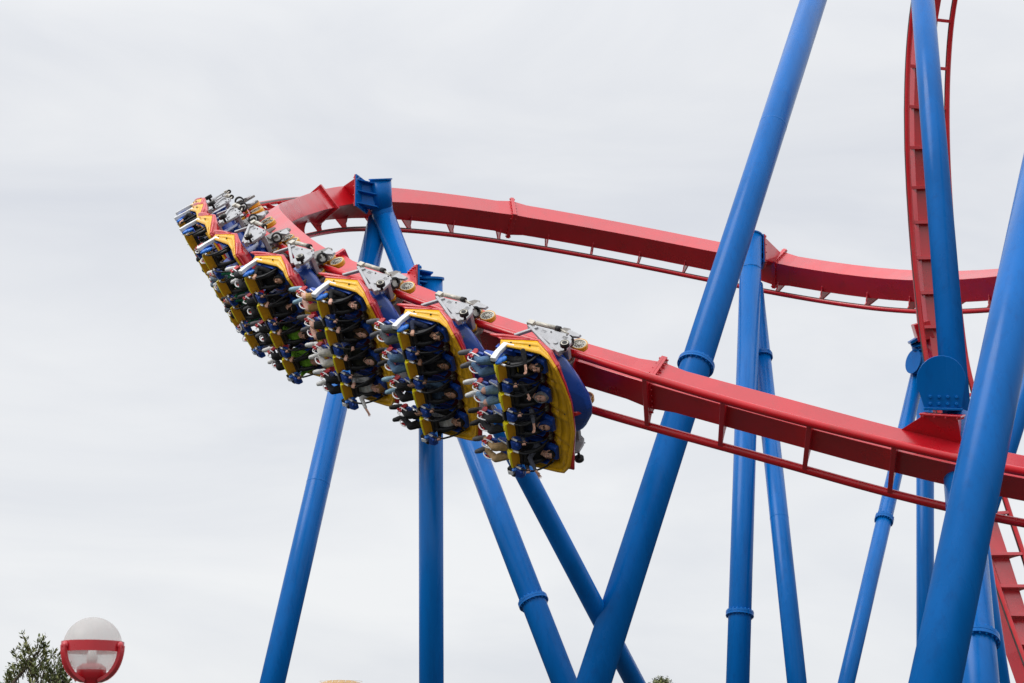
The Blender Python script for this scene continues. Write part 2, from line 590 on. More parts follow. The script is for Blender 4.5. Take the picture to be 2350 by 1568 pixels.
# ------------------------------------------------------------------ second track: the loop rising behind
# measured mid line between its rails (photo px), depth, twist
L2 = [(2330, -620, 60, 24), (2240, -360, 60.5, 22), (2178, -150, 61, 20), (2144, 0, 61.3, 19), (2131, 123, 61.5, 18), (2127, 246, 61.5, 18), (2129, 369, 61.5, 18), (2136, 492, 61.5, 18),
      (2146, 615, 61.3, 18), (2163, 770, 61, 19), (2180, 870, 60.6, 20), (2217, 1000, 60, 22), (2265, 1157, 59.3, 25), (2304, 1265, 58.6, 28), (2363, 1446, 57.5, 32), (2420, 1600, 56.5, 36), (2500, 1790, 55.5, 40)]
P2 = np.array([np.r_[at(a, b, d), R(p)] for a, b, d, p in L2])
# catmull-rom through the measured points
def catmull(P, n):
    Q = np.vstack([2 * P[0] - P[1], P, 2 * P[-1] - P[-2]])
    s = np.linspace(0, len(P) - 1 - 1e-9, n); i = s.astype(int); f = (s - i)[:, None]
    return 0.5 * ((2 * Q[i + 1]) + (-Q[i] + Q[i + 2]) * f + (2 * Q[i] - 5 * Q[i + 1] + 4 * Q[i + 2] - Q[i + 3]) * f ** 2 + (-Q[i] + 3 * Q[i + 1] - 3 * Q[i + 2] + Q[i + 3]) * f ** 3)


q2 = catmull(P2, 1500)
ker = np.ones(90) / 90
pad = lambda v: np.convolve(np.r_[[v[0]] * 45, v, [v[-1]] * 44], ker, 'valid')
q2 = np.stack([pad(q2[:, k]) for k in range(4)], 1)[40:-40]
away = cF[None] * np.cos(q2[:, 3:4]) - cR[None] * np.sin(q2[:, 3:4])
T2 = Track(q2[:, :3], away, np.full(len(q2), 0.66))


def T2get(a):
    C, t, u, _, w = T2.get(a)
    return C, t, u, np.cross(t, u), w


pj = np.array([proj(p) for p in T2.C])
tie2 = []
for y in (-420, -330, -240, -150, -55, 45, 156, 248, 339, 430, 511, 592, 672, 751, 830, 910, 992, 1085, 1180, 1272, 1346, 1413, 1480, 1550, 1620, 1690):
    tie2.append(float(T2.arc[np.abs(pj[:, 1] - y).argmin()]))
track2 = thing('coaster_track')
tag(track2, 'red coaster track climbing steeply at the right edge, behind the tall leaning blue post', 'coaster track')
mb = MB(); box_spine(T2get, [0.0] + [a for a in tie2 if 0.5 < a < T2.arc[-1] - .5] + [T2.arc[-1]], mb, lambda a: 1.0)
mb.build('spine', M['red'], track2, bevel=0.012, segs=2)
for sg in (1, -1):
    P = []; U = []
    for a in np.arange(0, T2.arc[-1], 0.35):
        C, t, u, b, w = T2get(a)
        P.append(C + b * sg * GAUGE / 2); U.append(u)
    mb = MB(); mts = [1 if j in (4, 5, 11, 12) else 0 for j in range(16)]
    mb.tube(P, RAIL_R, 16, True, 0, True, up=U, mats=mts)
    mb.build('rail', [M['rail'], M['wear']], track2)
for a in tie2:
    tie_mb(T2get, a).build('cross_tie', M['red'], track2, bevel=0.006, segs=1)

# ------------------------------------------------------------------ blue supports
def ring_flange(mb, p, ax, r):
    ax = nrm(ax)
    for sg in (-1, 1):
        mb.lathe([(r - .01, 0.004 * sg), (r * 1.22, 0.004 * sg), (r * 1.22, 0.07 * sg), (r - .01, 0.07 * sg)], p, ax, 40, smooth=False)
    a = np.array([1.0, 0, 0]); u = nrm(a - ax * (a @ ax)); v = np.cross(ax, u)
    for k in range(20):
        q_ = 2 * math.pi * k / 20
        o = p + (math.cos(q_) * u + math.sin(q_) * v) * r * 1.12
        mb.cyl(o - ax * 0.11, o + ax * 0.11, 0.022, n=6)


class Column:
    def __init__(s, label, A, B, dia, top=None, ground=True, seams=(), flanges=(), dia2=None, split=None, foot=True):
        """A and B: (px, py, depth) on the axis; top: image row where it ends above"""
        s.A = at(*A); s.B = at(*B)
        s.d = nrm(s.B - s.A)
        s.r = dia / 2
        s.top = s.A if top is None else s.row(top)
        s.bot = s.top + s.d * ((0.0 - s.top[2]) / s.d[2])
        s.o = thing('support_column', s.bot)
        s.o.location = tuple(s.bot)
        tag(s.o, label, 'support column', 'blue coaster supports')
        off = s.bot
        mb = MB()
        if split is None:
            mb.cyl(s.top - off, s.bot - off, s.r, n=64)
        else:
            m_ = s.row(split)
            mb.cyl(s.top - off, m_ - off, s.r, n=64)
            mb.cyl(m_ - off, m_ + s.d * .35 - off, s.r, dia2 / 2, n=64, caps=False)
            mb.cyl(m_ + s.d * .35 - off, s.bot - off, dia2 / 2, n=64)
        for y in seams:
            p = s.row(y) - off
            mb.lathe([(s.r, -.025), (s.r + .005, -.012), (s.r + .005, .012), (s.r, .025)], p, s.d, 64)
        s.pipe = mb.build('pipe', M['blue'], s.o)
        for y in flanges:
            mb = MB(); ring_flange(mb, s.row(y) - off, s.d, (dia2 / 2 if split and y > split else s.r))
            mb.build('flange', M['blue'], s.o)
        if foot:
            mb = MB()
            mb.lathe([(s.r, .12), (s.r * 2, .12), (s.r * 2, 0.0), (0.01, 0.0)], (0, 0, 0), (0, 0, 1), 32, smooth=False)
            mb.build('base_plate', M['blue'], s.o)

    def row(s, y):
        lo, hi = -40.0, 60.0
        ts = np.linspace(lo, hi, 4001)
        P = s.A[None] + s.d[None] * ts[:, None]
        d = P - EYE; z = d @ cF
        yy = np.where(z > 1, 784 - F * (d @ cU) / np.maximum(z, 1), 1e9)
        return P[np.abs(yy - y).argmin()]


# A: far A-frame at the tip of the turn: left leg
colA = Column('blue leg slanting down left from the far post top, behind the train tail', (873, 490, 67.6), (625, 1568, 58.5), 0.74, top=505, seams=(1112,))
# C: right leg with the vertical head
colC = Column('blue leg slanting down right from the capped far post top, with a ring flange low down', (882, 500, 67.0), (1296, 1568, 57.0), 0.74, top=478, flanges=(1382,))
mb = MB()
hd0 = at(873, 412, 66.9); hd1 = at(876, 484, 67.0)
off = np.array(colC.o.location)
mb.cyl(hd0 - off, hd1 - off, 0.365, n=64)
mb.tube([at(875, 466, 67.0) - off, at(876.5, 482, 67.0) - off, at(880, 496, 67.0) - off, at(886, 512, 67.0) - off], 0.368, 48)
mb.lathe([(0.355, -.02), (.40, -.02), (.40, .03), (0, .03)], hd0 - off, hd0 - hd1, 48, smooth=False)
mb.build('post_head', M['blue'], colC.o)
pc, pn, ph, pv = saddle2(27.3, .60, at(828, 446, 66.5), (.95, -.31, 0), .50, .55)
upright_bracket(colC, pc, pn, ph, pv, .50, .55, at(873, 440, 66.9), .30)


# B: vertical capped post under the middle of the train, D: its brace
colB = Column('vertical blue post with a capped top, under the second and third cars', (988, 640, 45.4), (990, 1568, 44.6), 0.555)
off = np.array(colB.o.location)
mb = MB()
mb.lathe([(.27, -.03), (.315, -.03), (.315, .02), (0, .02)], colB.top - off, -colB.d, 48, smooth=False)
mb.build('top_cap', M['blue'], colB.o)
pc, pn, ph, pv = saddle2(51.9, .55, at(950, 652, 45.2), (.95, .30, 0), .33, .38)
upright_bracket(colB, pc, pn, ph, pv, .33, .38, colB.top + colB.d * .35, .22)

colD = Column('blue brace slanting down right from behind the front car to the bottom edge', (985, 668, 46.0), (1457, 1568, 50.0), 0.5)

# S2: the big post leaning across the middle
colE = Column('big blue post leaning across the middle, behind the near track, with a bolted ring flange', (1867, 0, 64.0), (1362, 1568, 48.0), 0.84, top=-700, seams=(290,), flanges=(838,))
# S3: pair under the far track
colF = Column('upright blue post with a capped top under the far track, ring flange low down', (1724.5, 541, 68.6), (1693, 1568, 62.0), 0.73, flanges=(1410,), seams=(618,))
off = np.array(colF.o.location)
mb = MB()
mb.lathe([(.35, -.03), (.39, -.03), (.39, .02), (0, .02)], colF.top - off, -colF.d, 48, smooth=False)
mb.build('top_cap', M['blue'], colF.o)
pc, pn, ph, pv = saddle2(10.75, .55, at(1752, 578, 68.9), (-1.0, .05, 0), .48, .50)
upright_bracket(colF, pc, pn, ph, pv, .48, .50, colF.top + colF.d * .55, .25)

colG = Column('slimmer blue brace just right of the upright post, with a small ring flange above the near track', (1731, 655, 69.3), (1829, 1568, 60.5), 0.60, flanges=(818,), seams=(1190,))
# S4: tall post from the top edge down behind the near track
colH = Column('tall blue post from the top edge, in front of the climbing red track', (2117.5, 0, 48.3), (2247, 1568, 35.9), 0.56, top=-500, split=960, dia2=0.72, flanges=(1470,))
# S5: big foreground post
colI = Column('biggest blue post, leaning in front of both tracks at the lower right', (2272, 964, 34.2), (2146, 1568, 31.0), 0.80, top=-300)
# S6..S10
colJ = Column('thin blue brace slanting down left under the near track, with a ring flange', (2112, 836, 62.0), (1942, 1568, 54.0), 0.45, flanges=(1192,))
colK = Column('straight upright blue post half hidden behind the biggest post', (2123, 850, 63.0), (2123.5, 1568, 62.0), 0.55)
colL = Column('thin dark blue brace along the right side of the flanged post, lower right', (2199, 900, 43.5), (2299, 1568, 43.0), 0.36)
colN = Column('blue leaning post behind the biggest post at the right edge', (2350 - 24, 985, 46.0), (2139, 1568, 44.0), 0.45, top=-100)

# joint of the thin brace with the climbing track
off = np.array(colJ.o.location)
mb = MB()
j0 = at(2097, 830, 61.4); j1 = j0 + np.array((.75, .36, -.12))
mb.cyl(j0 - off, j1 - off, 0.37, n=48)
mb.lathe([(0.385, 0.0), (0.385, .03), (0.0, .03)], j0 - off, j0 - j1, 48, smooth=False)
e1 = at(2112, 795, 61.5); e0 = at(2106, 776, 61.4)
mb.cyl(at(2108, 835, 61.7) - off, e1 - off, 0.16, n=24)
for k in range(3):
    p = e1 + (e0 - e1) * (k - 1.2) * .45
    mb.cyl(p - off, p + nrm(e0 - e1) * .05 - off, 0.27, n=24)
mb.box(e0 - off, (0.30, 0.20, .04), (nrm(cR + cU * .6), cF, nrm(cU - cR * .6)))
mb.build('bracket', M['blue'], colJ.o)
e2 = MB()
e2.box(at(2118, 760, 61.3), (0.26, .24, .28), (nrm(cR + cU * .3), cF, nrm(cU - cR * .3)))
e2.build('saddle', M['red'], track2, bevel=.02)

# round-headed paddle that ties the tall post to the near track
saddle2(64.95, .62, at(2163, 950, 39.0), (0.05, -.25, 1.0), .40, .34)
off = np.array(colH.o.location)
paddle_c = at(2160, 873, 39.0)
ex = nrm(cR * 1.0 + cU * -.02); ey = nrm(np.cross(cF, ex) * -1.0)
ey = nrm(cU - ex * (cU @ ex)); ez = nrm(np.cross(ex, ey))
pxm = 39.0 / F
poly = []
for k in range(25):
    a = R(-18 + (216) * k / 24)
    poly.append((57 * math.cos(a) * pxm, 57 * math.sin(a) * pxm))
poly += [(-36 * pxm, -68 * pxm), (48 * pxm, -62 * pxm)]
mb = MB()
tow = nrm(EYE - paddle_c)
mb.prism(poly, paddle_c - off, ex, ey, tow, -1.15, 0.0)
for i in range(4):
    for jrow in (0, 1):
        o_ = paddle_c + ex * ((-24 + 20 * i) * pxm) + ey * ((-38 - 16 * jrow) * pxm) - off
        mb.cyl(o_ - tow * .01, o_ + tow * .045, .035, n=6)
mb.box(paddle_c + ex * 6 * pxm - ey * 66 * pxm - tow * .35 - off, (45 * pxm, .025, .42), (ex, ey, tow))
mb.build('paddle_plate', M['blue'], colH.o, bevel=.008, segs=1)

# ------------------------------------------------------------------ the coaster car (local: X forward, Y towards lower rail, Z to the spine)
PITCH = 0.76
SEATY = [-1.14, -0.38, 0.38, 1.14]


def make_seat(car, y, first):
    s = MB()
    # back shell behind the rider
    for (x0, x1, wy, z) in ((-1.0, -0.60, .26, -1.12), (-0.60, -0.16, .24, -1.06)):
        s.box(((x0 + x1) / 2, y, z), ((x1 - x0) / 2, wy, .035))
        for e in (-1, 1):
            s.hexa([(x0, y + e * wy, z - .03), (x1, y + e * wy, z - .03), (x1, y + e * (wy + .05), z - .03), (x0, y + e * (wy + .05), z - .03),
                    (x0, y + e * (wy + .03), z - .17), (x1, y + e * (wy + .03), z - .15), (x1, y + e * (wy + .06), z - .15), (x0, y + e * (wy + .06), z - .17)])
    seat = s.build('seat', M['seatblue'], car, bevel=.02)
    # headrest
    h = MB()
    h.hexa([(-0.16, y - .20, -1.02), (0.07, y - .17, -1.02), (0.07, y + .17, -1.02), (-0.16, y + .20, -1.02),
            (-0.15, y - .19, -1.12), (0.055, y - .16, -1.14), (0.055, y + .16, -1.14), (-0.15, y + .19, -1.12)])
    h.build('headrest', M['seatblue'], seat, bevel=.03)
    # black vest restraint
    b = MB()
    for e in (-1, 1):
        b.tube([(-.60, y + e * .12, -1.47), (-.48, y + e * .13, -1.46), (-.36, y + e * .145, -1.40), (-.27, y + e * .15, -1.30), (-.22, y + e * .16, -1.18), (-.24, y + e * .17, -1.08)], [.05, .055, .055, .05, .045, .04], 12)
    b.box((-.60, y, -1.49), (.07, .20, .035))
    b.box((-.50, y, -1.47), (.06, .10, .03))
    b.build('vest_restraint', M['black'], seat, bevel=.02)
    # grab handles
    for e in (-1, 1):
        gH = MB()
        yo = .27 if abs(y + e * .3) > 1.3 else .345
        pth = [(-.66, y + e * .215, -1.62), (-.56, y + e * .22, -1.63), (-.48, y + e * .225, -1.63), (-.38, y + e * .23, -1.615), (-.28, y + e * .245, -1.56), (-.19, y + e * (yo * .5 + .11), -1.45), (-.12, y + e * (yo * .8 + .045), -1.30), (-.09, y + e * yo, -1.12), (-.10, y + e * yo, -.98)]
        gH.tube(pth, .021, 10, mi=0)
        gH.tube([pth[0], pth[1], tuple((np.array(pth[1]) + np.array(pth[2])) / 2)], .0235, 10, mi=1)
        gH.tube(pth[7:9], .0235, 10, mi=2)
        gH.build('grab_handle', [M['black'], M['whitemetal'], M['steel']], seat)
    # yellow lap block; amber on its forward facets is shade put into the colour
    k = MB()
    z0, z1 = -1.53, -1.69
    hw = .212
    # faceted front: wide in the middle of its length
    pr = [(-hw, .55), (-hw * .55, .95), (0, 1.0), (hw * .45, .92), (hw * .82, .72), (hw, .5)]
    vs = []; fs = []; mi = []
    for (yy, sc) in pr:
        xb = -.755 + .025 * (1 - sc)
        vs += [(xb - .11 * sc, y + yy, z0), (xb - .105 * sc, y + yy, z1 + .085), (xb + .035, y + yy, z1 - .03 * sc), (xb + .055 + .02 * sc, y + yy, z1 - .012), (xb + .10 * sc + .03, y + yy, z0 - .03), (xb + .16, y + yy, z0 + .04)]
    nn = 6
    for i in range(len(pr) - 1):
        for j in range(nn):
            fs.append((i * nn + j, i * nn + (j + 1) % nn, (i + 1) * nn + (j + 1) % nn, (i + 1) * nn + j))
            mi.append(1 if j in (3, 4) else 0)
    fs += [tuple(range(nn)), tuple((len(pr) - 1) * nn + j for j in range(nn))]; mi += [0, 0]
    k.add(vs, fs, mi)
    k.cyl((-.745, y - .02, z1 - .022), (-.745, y - .02, z1 - .03), .012, n=10, mi=2)
    k.build('lap_block', [M['lemon'], M['amber'], M['rubber']], seat, bevel=.018)
    # blue hinge housing with dark latch on the lower side of the block
    hh = MB()
    yh = y + PITCH / 2
    hh.hexa([(-.70, yh - .13, -1.52), (-.52, yh - .13, -1.50), (-.52, yh + .13, -1.50), (-.70, yh + .13, -1.52),
             (-.69, yh - .125, -1.66), (-.56, yh - .10, -1.67), (-.53, yh + .12, -1.63), (-.69, yh + .125, -1.66)])
    hh.cyl((-.57, yh - .05, -1.64), (-.50, yh - .05, -1.60), .05, n=16)
    hh.build('hinge_housing', M['seatblue'], seat, bevel=.03)
    lt = MB()
    lt.box((-.755, yh, -1.60), (.035, .135, .05))
    lt.box((-.765, yh, -1.655), (.02, .10, .015), mi=1)
    lt.build('latch', [M['rubber'], M['steel']], seat, bevel=.008)
    # leg rest between the knees and side wing
    lr = MB()
    lr.hexa([(-.80, y - .05, -1.46), (-1.34, y - .035, -1.42), (-1.34, y + .035, -1.42), (-.80, y + .05, -1.46),
             (-.80, y - .05, -1.56), (-1.36, y - .04, -1.50), (-1.36, y + .04, -1.50), (-.80, y + .05, -1.56)])
    lr.hexa([(-1.22, y - .16, -1.40), (-1.42, y - .15, -1.38), (-1.42, y + .15, -1.38), (-1.22, y + .16, -1.40),
             (-1.22, y - .15, -1.45), (-1.42, y - .14, -1.43), (-1.42, y + .14, -1.43), (-1.22, y + .15, -1.45)])
    lr.build('leg_rest', M['seatblue'], seat, bevel=.015)
    wg = MB()
    wg.hexa([(-.72, y - .33, -1.42), (-1.12, y - .30, -1.44), (-1.12, y - .27, -1.44), (-.72, y - .29, -1.42),
             (-.72, y - .335, -1.60), (-1.13, y - .305, -1.50), (-1.13, y - .27, -1.50), (-.72, y - .29, -1.60)])
    wg.hexa([(-.74, y - .338, -1.601), (-1.12, y - .306, -1.501), (-1.12, y - .275, -1.502), (-.74, y - .292, -1.602),
             (-.74, y - .338, -1.622), (-1.12, y - .306, -1.522), (-1.12, y - .275, -1.522), (-.74, y - .292, -1.622)], mi=1)  # white strip paints in the lit edge of the blue wing
    wg.build('side_wing', [M['seatblue'], M['whitemetal']], seat, bevel=.008)
    # red ankle restraints with bent silver hoops
    for e in (-1, 1):
        pd = MB()
        pd.hexa([(-1.30, y + e * .205, -1.47), (-1.41, y + e * .215, -1.45), (-1.41, y + e * .25, -1.45), (-1.30, y + e * .235, -1.47),
                 (-1.31, y + e * .20, -1.62), (-1.40, y + e * .205, -1.60), (-1.40, y + e * .24, -1.60), (-1.31, y + e * .23, -1.62)])
        pd.box((-1.40, y + e * .12, -1.405), (.035, .08, .02))
        pd.ball((-1.35, y + e * .20, -1.64), (.045, .032, .045), n=12, m=8)
        pd.ball((-1.43, y + e * .20, -1.625), (.035, .028, .035), n=12, m=8)
        pd.build('ankle_pad', M['padred'], seat, bevel=.02)
        hp = MB()
        nrmv = nrm((-.20, e * .75, -.65))
        ax = nrm(np.array((-1.0, 0, .1)) - nrmv * (nrmv @ np.array((-1.0, 0, .1)))); ay = np.cross(nrmv, ax)
        c0 = np.array((-1.33, y + e * .20, -1.66))
        loop = []
        for i in range(28):
            a = 2 * math.pi * i / 28
            rx = .155 * np.sign(math.cos(a)) * abs(math.cos(a)) ** .7
            ry = .075 * np.sign(math.sin(a)) * abs(math.sin(a)) ** .7
            loop.append(c0 + ax * rx + ay * ry + nrmv * (-.06 * (rx / .155) ** 2))
        hp.tube(loop, .0145, 8, closed=True)
        hp.cyl(c0 + ay * .075, c0 - ay * .075, .010, n=8)
        hp.build('ankle_hoop', M['whitemetal'], seat)
    return seat


def make_car():
    car = thing('coaster_car')
    # --- cowl: inner line, crease, outer line, trim, back (for the -Y half, mirrored)
    ST = [((-1.05, -1.36, -.97), (-.88, -1.52, -1.28), (-.94, -1.55, -1.15), (-1.14, -1.55, -1.08)),
          ((-.50, -1.37, -.96), (-.44, -1.52, -1.22), (-.48, -1.57, -.99), (-.50, -1.57, -.93)),
          ((-.22, -1.36, -.955), (.00, -1.49, -1.14), (-.24, -1.54, -.86), (-.24, -1.53, -.80)),
          ((-.12, -1.30, -.95), (.22, -1.42, -1.16), (.08, -1.45, -1.00), (.12, -1.44, -.91)),
          ((-.07, -1.16, -.95), (.37, -1.29, -1.22), (.39, -1.30, -1.17), (.40, -1.30, -1.11)),
          ((-.03, -.76, -.95), (.50, -.82, -1.18), (.51, -.82, -1.14), (.49, -.82, -1.07)),
          ((-.02, -.38, -.95), (.57, -.38, -1.15), (.58, -.38, -1.11), (.55, -.38, -1.04)),
          ((-.02, 0, -.95), (.57, 0, -1.14), (.58, 0, -1.10), (.55, 0, -1.03))]
    full_ = [tuple(np.array(p) for p in s_) for s_ in ST]
    mir = [tuple(p * np.array([1, -1, 1]) for p in s_) for s_ in full_[:-1][::-1]]
    # the lower end of the shell flares a little further and ends in a red tip
    for k_, (dx, dy, dz) in {2: (.02, .03, -.02), 3: (.03, .09, -.05), 4: (.06, .08, -.05), 5: (0, .05, -.03), 6: (0, .04, -.02)}.items():
        mir[k_] = tuple(p + (np.array([dx, dy, dz]) if q_ else 0) + (np.array([.06, .03, -.03]) if q_ == 3 and k_ in (2, 3) else 0) for q_, p in enumerate(mir[k_]))
    allst = full_ + mir
    # resample along the loop; scalloped ridges between the headrests
    dense = []
    for i in range(len(allst) - 1):
        for k in range(8):
            f = k / 8.0
            dense.append([allst[i][j] * (1 - f) + allst[i + 1][j] * f for j in range(4)])
    dense.append([p.copy() for p in allst[-1]])
    rows = []
    for d in dense:
        y = d[0][1]
        F_, P_l, Q_, T_ = d
        mid1 = F_ * .62 + P_l * .38; mid2 = F_ * .2 + P_l * .8
        ridge = 0.0
        if F_[0] > -.10:
            near = min(abs(y - sy) for sy in SEATY)
            ridge = math.exp(-((near - .27) / .07) ** 2)
            mid1 = mid1 + np.array([0, 0, -.045]) * ridge
            F_ = F_ + np.array([-.03, 0, -.03]) * ridge
            mid2 = mid2 + np.array([0, 0, .012]) * (1 - ridge)
        else:
            mid1 = mid1 + np.array([0, 0, .03])
        mid3 = (P_l + Q_) / 2
        rows.append([F_ + np.array([-.0, 0, .03]), F_, mid1, mid2, P_l, mid3, Q_, T_])
    vs = [p for r_ in rows for p in r_]
    W = 8
    def strip(j, mb):
        fs = [(i * W + j, (i + 1) * W + j, (i + 1) * W + j + 1, i * W + j + 1) for i in range(len(rows) - 1)]
        mb.add(vs, fs, 0, True)
    body = MB()
    for j in range(6):
        strip(j, body)
    for (x, y, z) in ((.34, -.72, -1.09), (.37, -.02, -1.08), (.36, .66, -1.08), (.30, 1.10, -1.10), (-.3, -1.55, -1.06), (-.7, -1.55, -1.14)):
        body.ball((x, y, z), .013, n=8, m=5, mi=1)
    cowl = body.build('cowl', [M['yellow'], M['rubber']], car)
    es = cowl.modifiers.new('split', 'EDGE_SPLIT'); es.split_angle = R(34)
    so = cowl.modifiers.new('thick', 'SOLIDIFY'); so.thickness = .014; so.offset = 0
    trim = MB()
    strip(6, trim)
    vs2 = []
    for r_ in rows:
        T_ = r_[7]; c_ = np.array([-.25, 0, -.80])
        vs2 += [T_, np.array([T_[0] * .75 - .10, T_[1] * .88, -.84])]
    trim.add(vs2, [(2 * i, 2 * i + 2, 2 * i + 3, 2 * i + 1) for i in range(len(rows) - 1)], 0, True)
    to = trim.build('trim', M['trim'], car)
    es = to.modifiers.new('split', 'EDGE_SPLIT'); es.split_angle = R(40)
    so = to.modifiers.new('thick', 'SOLIDIFY'); so.thickness = .028; so.offset = 0
    # swept tail tips of the trim
    for e in (-1, 1):
        tp = MB()
        tp.tube([(-.40, e * 1.555, -.90), (-.70, e * 1.56, -.97), (-.95, e * 1.56, -1.04), (-1.12, e * 1.555, -1.08), (-1.24, e * 1.55, -1.09)], [.03, .038, .045, .038, .015], 12)
        tp.build('trim_tip', M['trim'], car)
    # tray behind the riders
    tr = MB()
    pl = [(-1.12, -1.39), (-.20, -1.39), (-.10, -1.30), (.0, 0), (-.10, 1.30), (-.20, 1.39), (-1.12, 1.39)]
    tr.prism(pl, (0, 0, 0), (1, 0, 0), (0, 1, 0), (0, 0, 1), -.955, -.87)
    tr.build('tray', M['tray'], car, bevel=.01)
    # strut row behind the handles (grey sills between the headrests)
    for k in range(-1, 2):
        y = k * PITCH
        sl = MB()
        sl.hexa([(-.16, y - .10, -.95), (-.10, y - .14, -.95), (-.10, y + .14, -.95), (-.16, y + .10, -.95),
                 (-.15, y - .10, -1.02), (-.11, y - .14, -1.03), (-.11, y + .14, -1.03), (-.15, y + .10, -1.02)])
        sl.build('handle_sill', M['steel'], car, bevel=.006)
    for i, y in enumerate(SEATY):
        make_seat(car, y, i == 0)
    # white L arms at both ends of the row
    for e in (-1, 1):
        ar = MB()
        y = e * 1.50
        path = [(-.62, -1.14), (-.80, -1.16), (-.80, -1.48), (-.76, -1.70)]
        for a, b in ((0, 1), (1, 2), (2, 3)):
            p0 = np.array([path[a][0], y, path[a][1]]); p1 = np.array([path[b][0], y, path[b][1]])
            d = nrm(p1 - p0)
            s_ = np.array([d[2], 0, -d[0]])
            ar.box((p0 + p1) / 2, (np.linalg.norm(p1 - p0) / 2 + .02, .045 + .002 * a, .055 + .002 * a), (d, np.array([0, 1.0, 0]), s_))
        ar.build('side_arm', M['whitemetal'], car, bevel=.012)
        ec = MB()
        ec.ball((-.69, e * 1.415, -1.60), (.07, .045, .12), n=16, m=10)
        ec.ball((-.66, e * 1.40, -1.50), (.06, .045, .09), n=14, m=9)
        ec.box((-.78, e * 1.45, -1.66), (.05, .06, .05), mi=1)
        ec.build('end_cushion', [M['lightblue'], M['rubber']], car)
    # blue nose fairing between cowl and rails
    nf = MB()
    prof = [(-1.06, .02), (-.98, .14), (-.60, .45), (-.24, .67), (.0, .73), (.26, .68), (.60, .50), (.74, .40), (.76, .30)]
    sec = []
    for (yy, xf) in prof:
        end = 1.0 if abs(yy) < .7 else .8
        zr = -.60 + .05 * abs(yy)
        sec += [(-.35, yy, -.34), (xf * .45 - .12, yy, -.34 - .03 * abs(yy)), (xf - .06, yy, zr + .09), (xf, yy, zr), (xf - .05, yy, zr - .12), (xf * .8 - .16, yy, -.90), (-.35, yy, -.90)]
    W2 = 7
    fs = []
    for i in range(len(prof) - 1):
        for j in range(W2):
            fs.append((i * W2 + j, i * W2 + (j + 1) % W2, (i + 1) * W2 + (j + 1) % W2, (i + 1) * W2 + j))
    fs += [tuple(range(W2)), tuple((len(prof) - 1) * W2 + j for j in range(W2))]
    nf.add(sec, fs, 0, True)
    nfo = nf.build('nose_fairing', M['fairing'], car)
    es = nfo.modifiers.new('bevel', 'BEVEL'); es.width = .025; es.segments = 2; es.limit_method = 'ANGLE'; es.angle_limit = R(25)
    es = nfo.modifiers.new('split', 'EDGE_SPLIT'); es.split_angle = R(30)
    fin = MB()
    fin.hexa([(.28, .02, -.82), (.58, .04, -.74), (.60, .12, -.74), (.36, .20, -.82), (.28, .02, -.95), (.50, .05, -.88), (.52, .12, -.88), (.36, .18, -.95)])
    fin.build('red_fin', M['trim'], car, bevel=.02)
    # chassis
    ch = MB()
    ch.box((-.18, 0, -.26), (.22, .62, .11))
    ch.box((-.55, 0, -.45), (.30, .30, .16))
    ch.box((-.30, 0, -.70), (.45, .9, .08))
    for e in (-1, 1):
        ch.tube([(-.1, e * .3, -.3), (.1, e * .55, -.36), (.05, e * .75, -.5), (-.1, e * .8, -.62)], .03, 8, mi=1)
    ch.build('chassis', [M['steel'], M['rubber']], car, bevel=.015)
    for e in (-1, 1):
        # swing plate with damper above each rail
        pl_ = MB()
        o = (0, e * 1.33, 0)
        ax, az, ay = (1, 0, 0), (0, 0, 1), (0, e * 1.0, 0)
        outline = [(-.90, -.27), (.05, -.20), (.18, -.27), (.26, -.42), (.30, -.66), (.20, -.78), (-.30, -.55), (-.84, -.36)]
        pl_.prism(outline, o, ax, az, ay, -.03, .03)
        # front lattice bar and rear arm
        pl_.box((-.78, e * 1.36, -.50), (.26, .035, .03), (nrm((.55, 0, .8)), (0, 1, 0), nrm((.8, 0, -.55))))
        pl_.hexa([(-.10, e * 1.28, -.72), (.22, e * 1.28, -.84), (.26, e * 1.28, -.76), (-.06, e * 1.28, -.64),
                  (-.10, e * 1.40, -.72), (.22, e * 1.40, -.84), (.26, e * 1.40, -.76), (-.06, e * 1.40, -.64)])
        pl_.hexa([(-.86, e * 1.34, -.34), (-.80, e * 1.34, -.30), (.10, e * 1.34, -.80), (.04, e * 1.34, -.84),
                  (-.86, e * 1.40, -.34), (-.80, e * 1.40, -.30), (.10, e * 1.40, -.80), (.04, e * 1.40, -.84)])
        pl_.box((.06, e * 1.10, -.34), (.07, .26, .05))
        pl_.box((-.45, e * 1.10, -.34), (.07, .26, .05))
        pl_.cyl((-.02, e * 1.36, -.56), (-.02, e * 1.385, -.56), .05, n=16)
        for bx, bz in ((-.82, -.29), (.05, -.25), (.22, -.33), (-.3, -.3), (.2, -.6)):
            pl_.cyl((bx, e * 1.36, bz), (bx, e * 1.38, bz), .02, n=6, mi=1)
        sw = pl_.build('swing_plate', [M['silver'], M['rubber']], car, bevel=.008, segs=1)
        dm = MB()
        dm.cyl((-.74, e * 1.36, -.17), (-.28, e * 1.36, -.14), .048, n=16)
        dm.cyl((-.28, e * 1.36, -.14), (-.18, e * 1.36, -.135), .058, n=16, mi=1)
        dm.cyl((-.18, e * 1.36, -.135), (.06, e * 1.36, -.20), .018, n=10)
        dm.box((-.84, e * 1.36, -.22), (.07, .05, .06))
        dm.build('damper', [M['disc'], M['rubber']], sw)
        gr = MB()
        gr.lathe([(.0, .20), (.05, .20), (.05, .19), (.085, .19), (.085, .20)], (.29, e * 1.36, -.68), (0, e, 0), 24, smooth=False, mats=[1, 1, 0, 0])
        gr.lathe([(.085, .20), (.098, .185), (.098, .11), (.085, .10), (.0, .10)], (.29, e * 1.36, -.68), (0, e, 0), 24, mi=2)
        gr.cyl((.29, e * 1.36, -.68), (.29, e * 1.47, -.68), .03, n=12, mi=2)
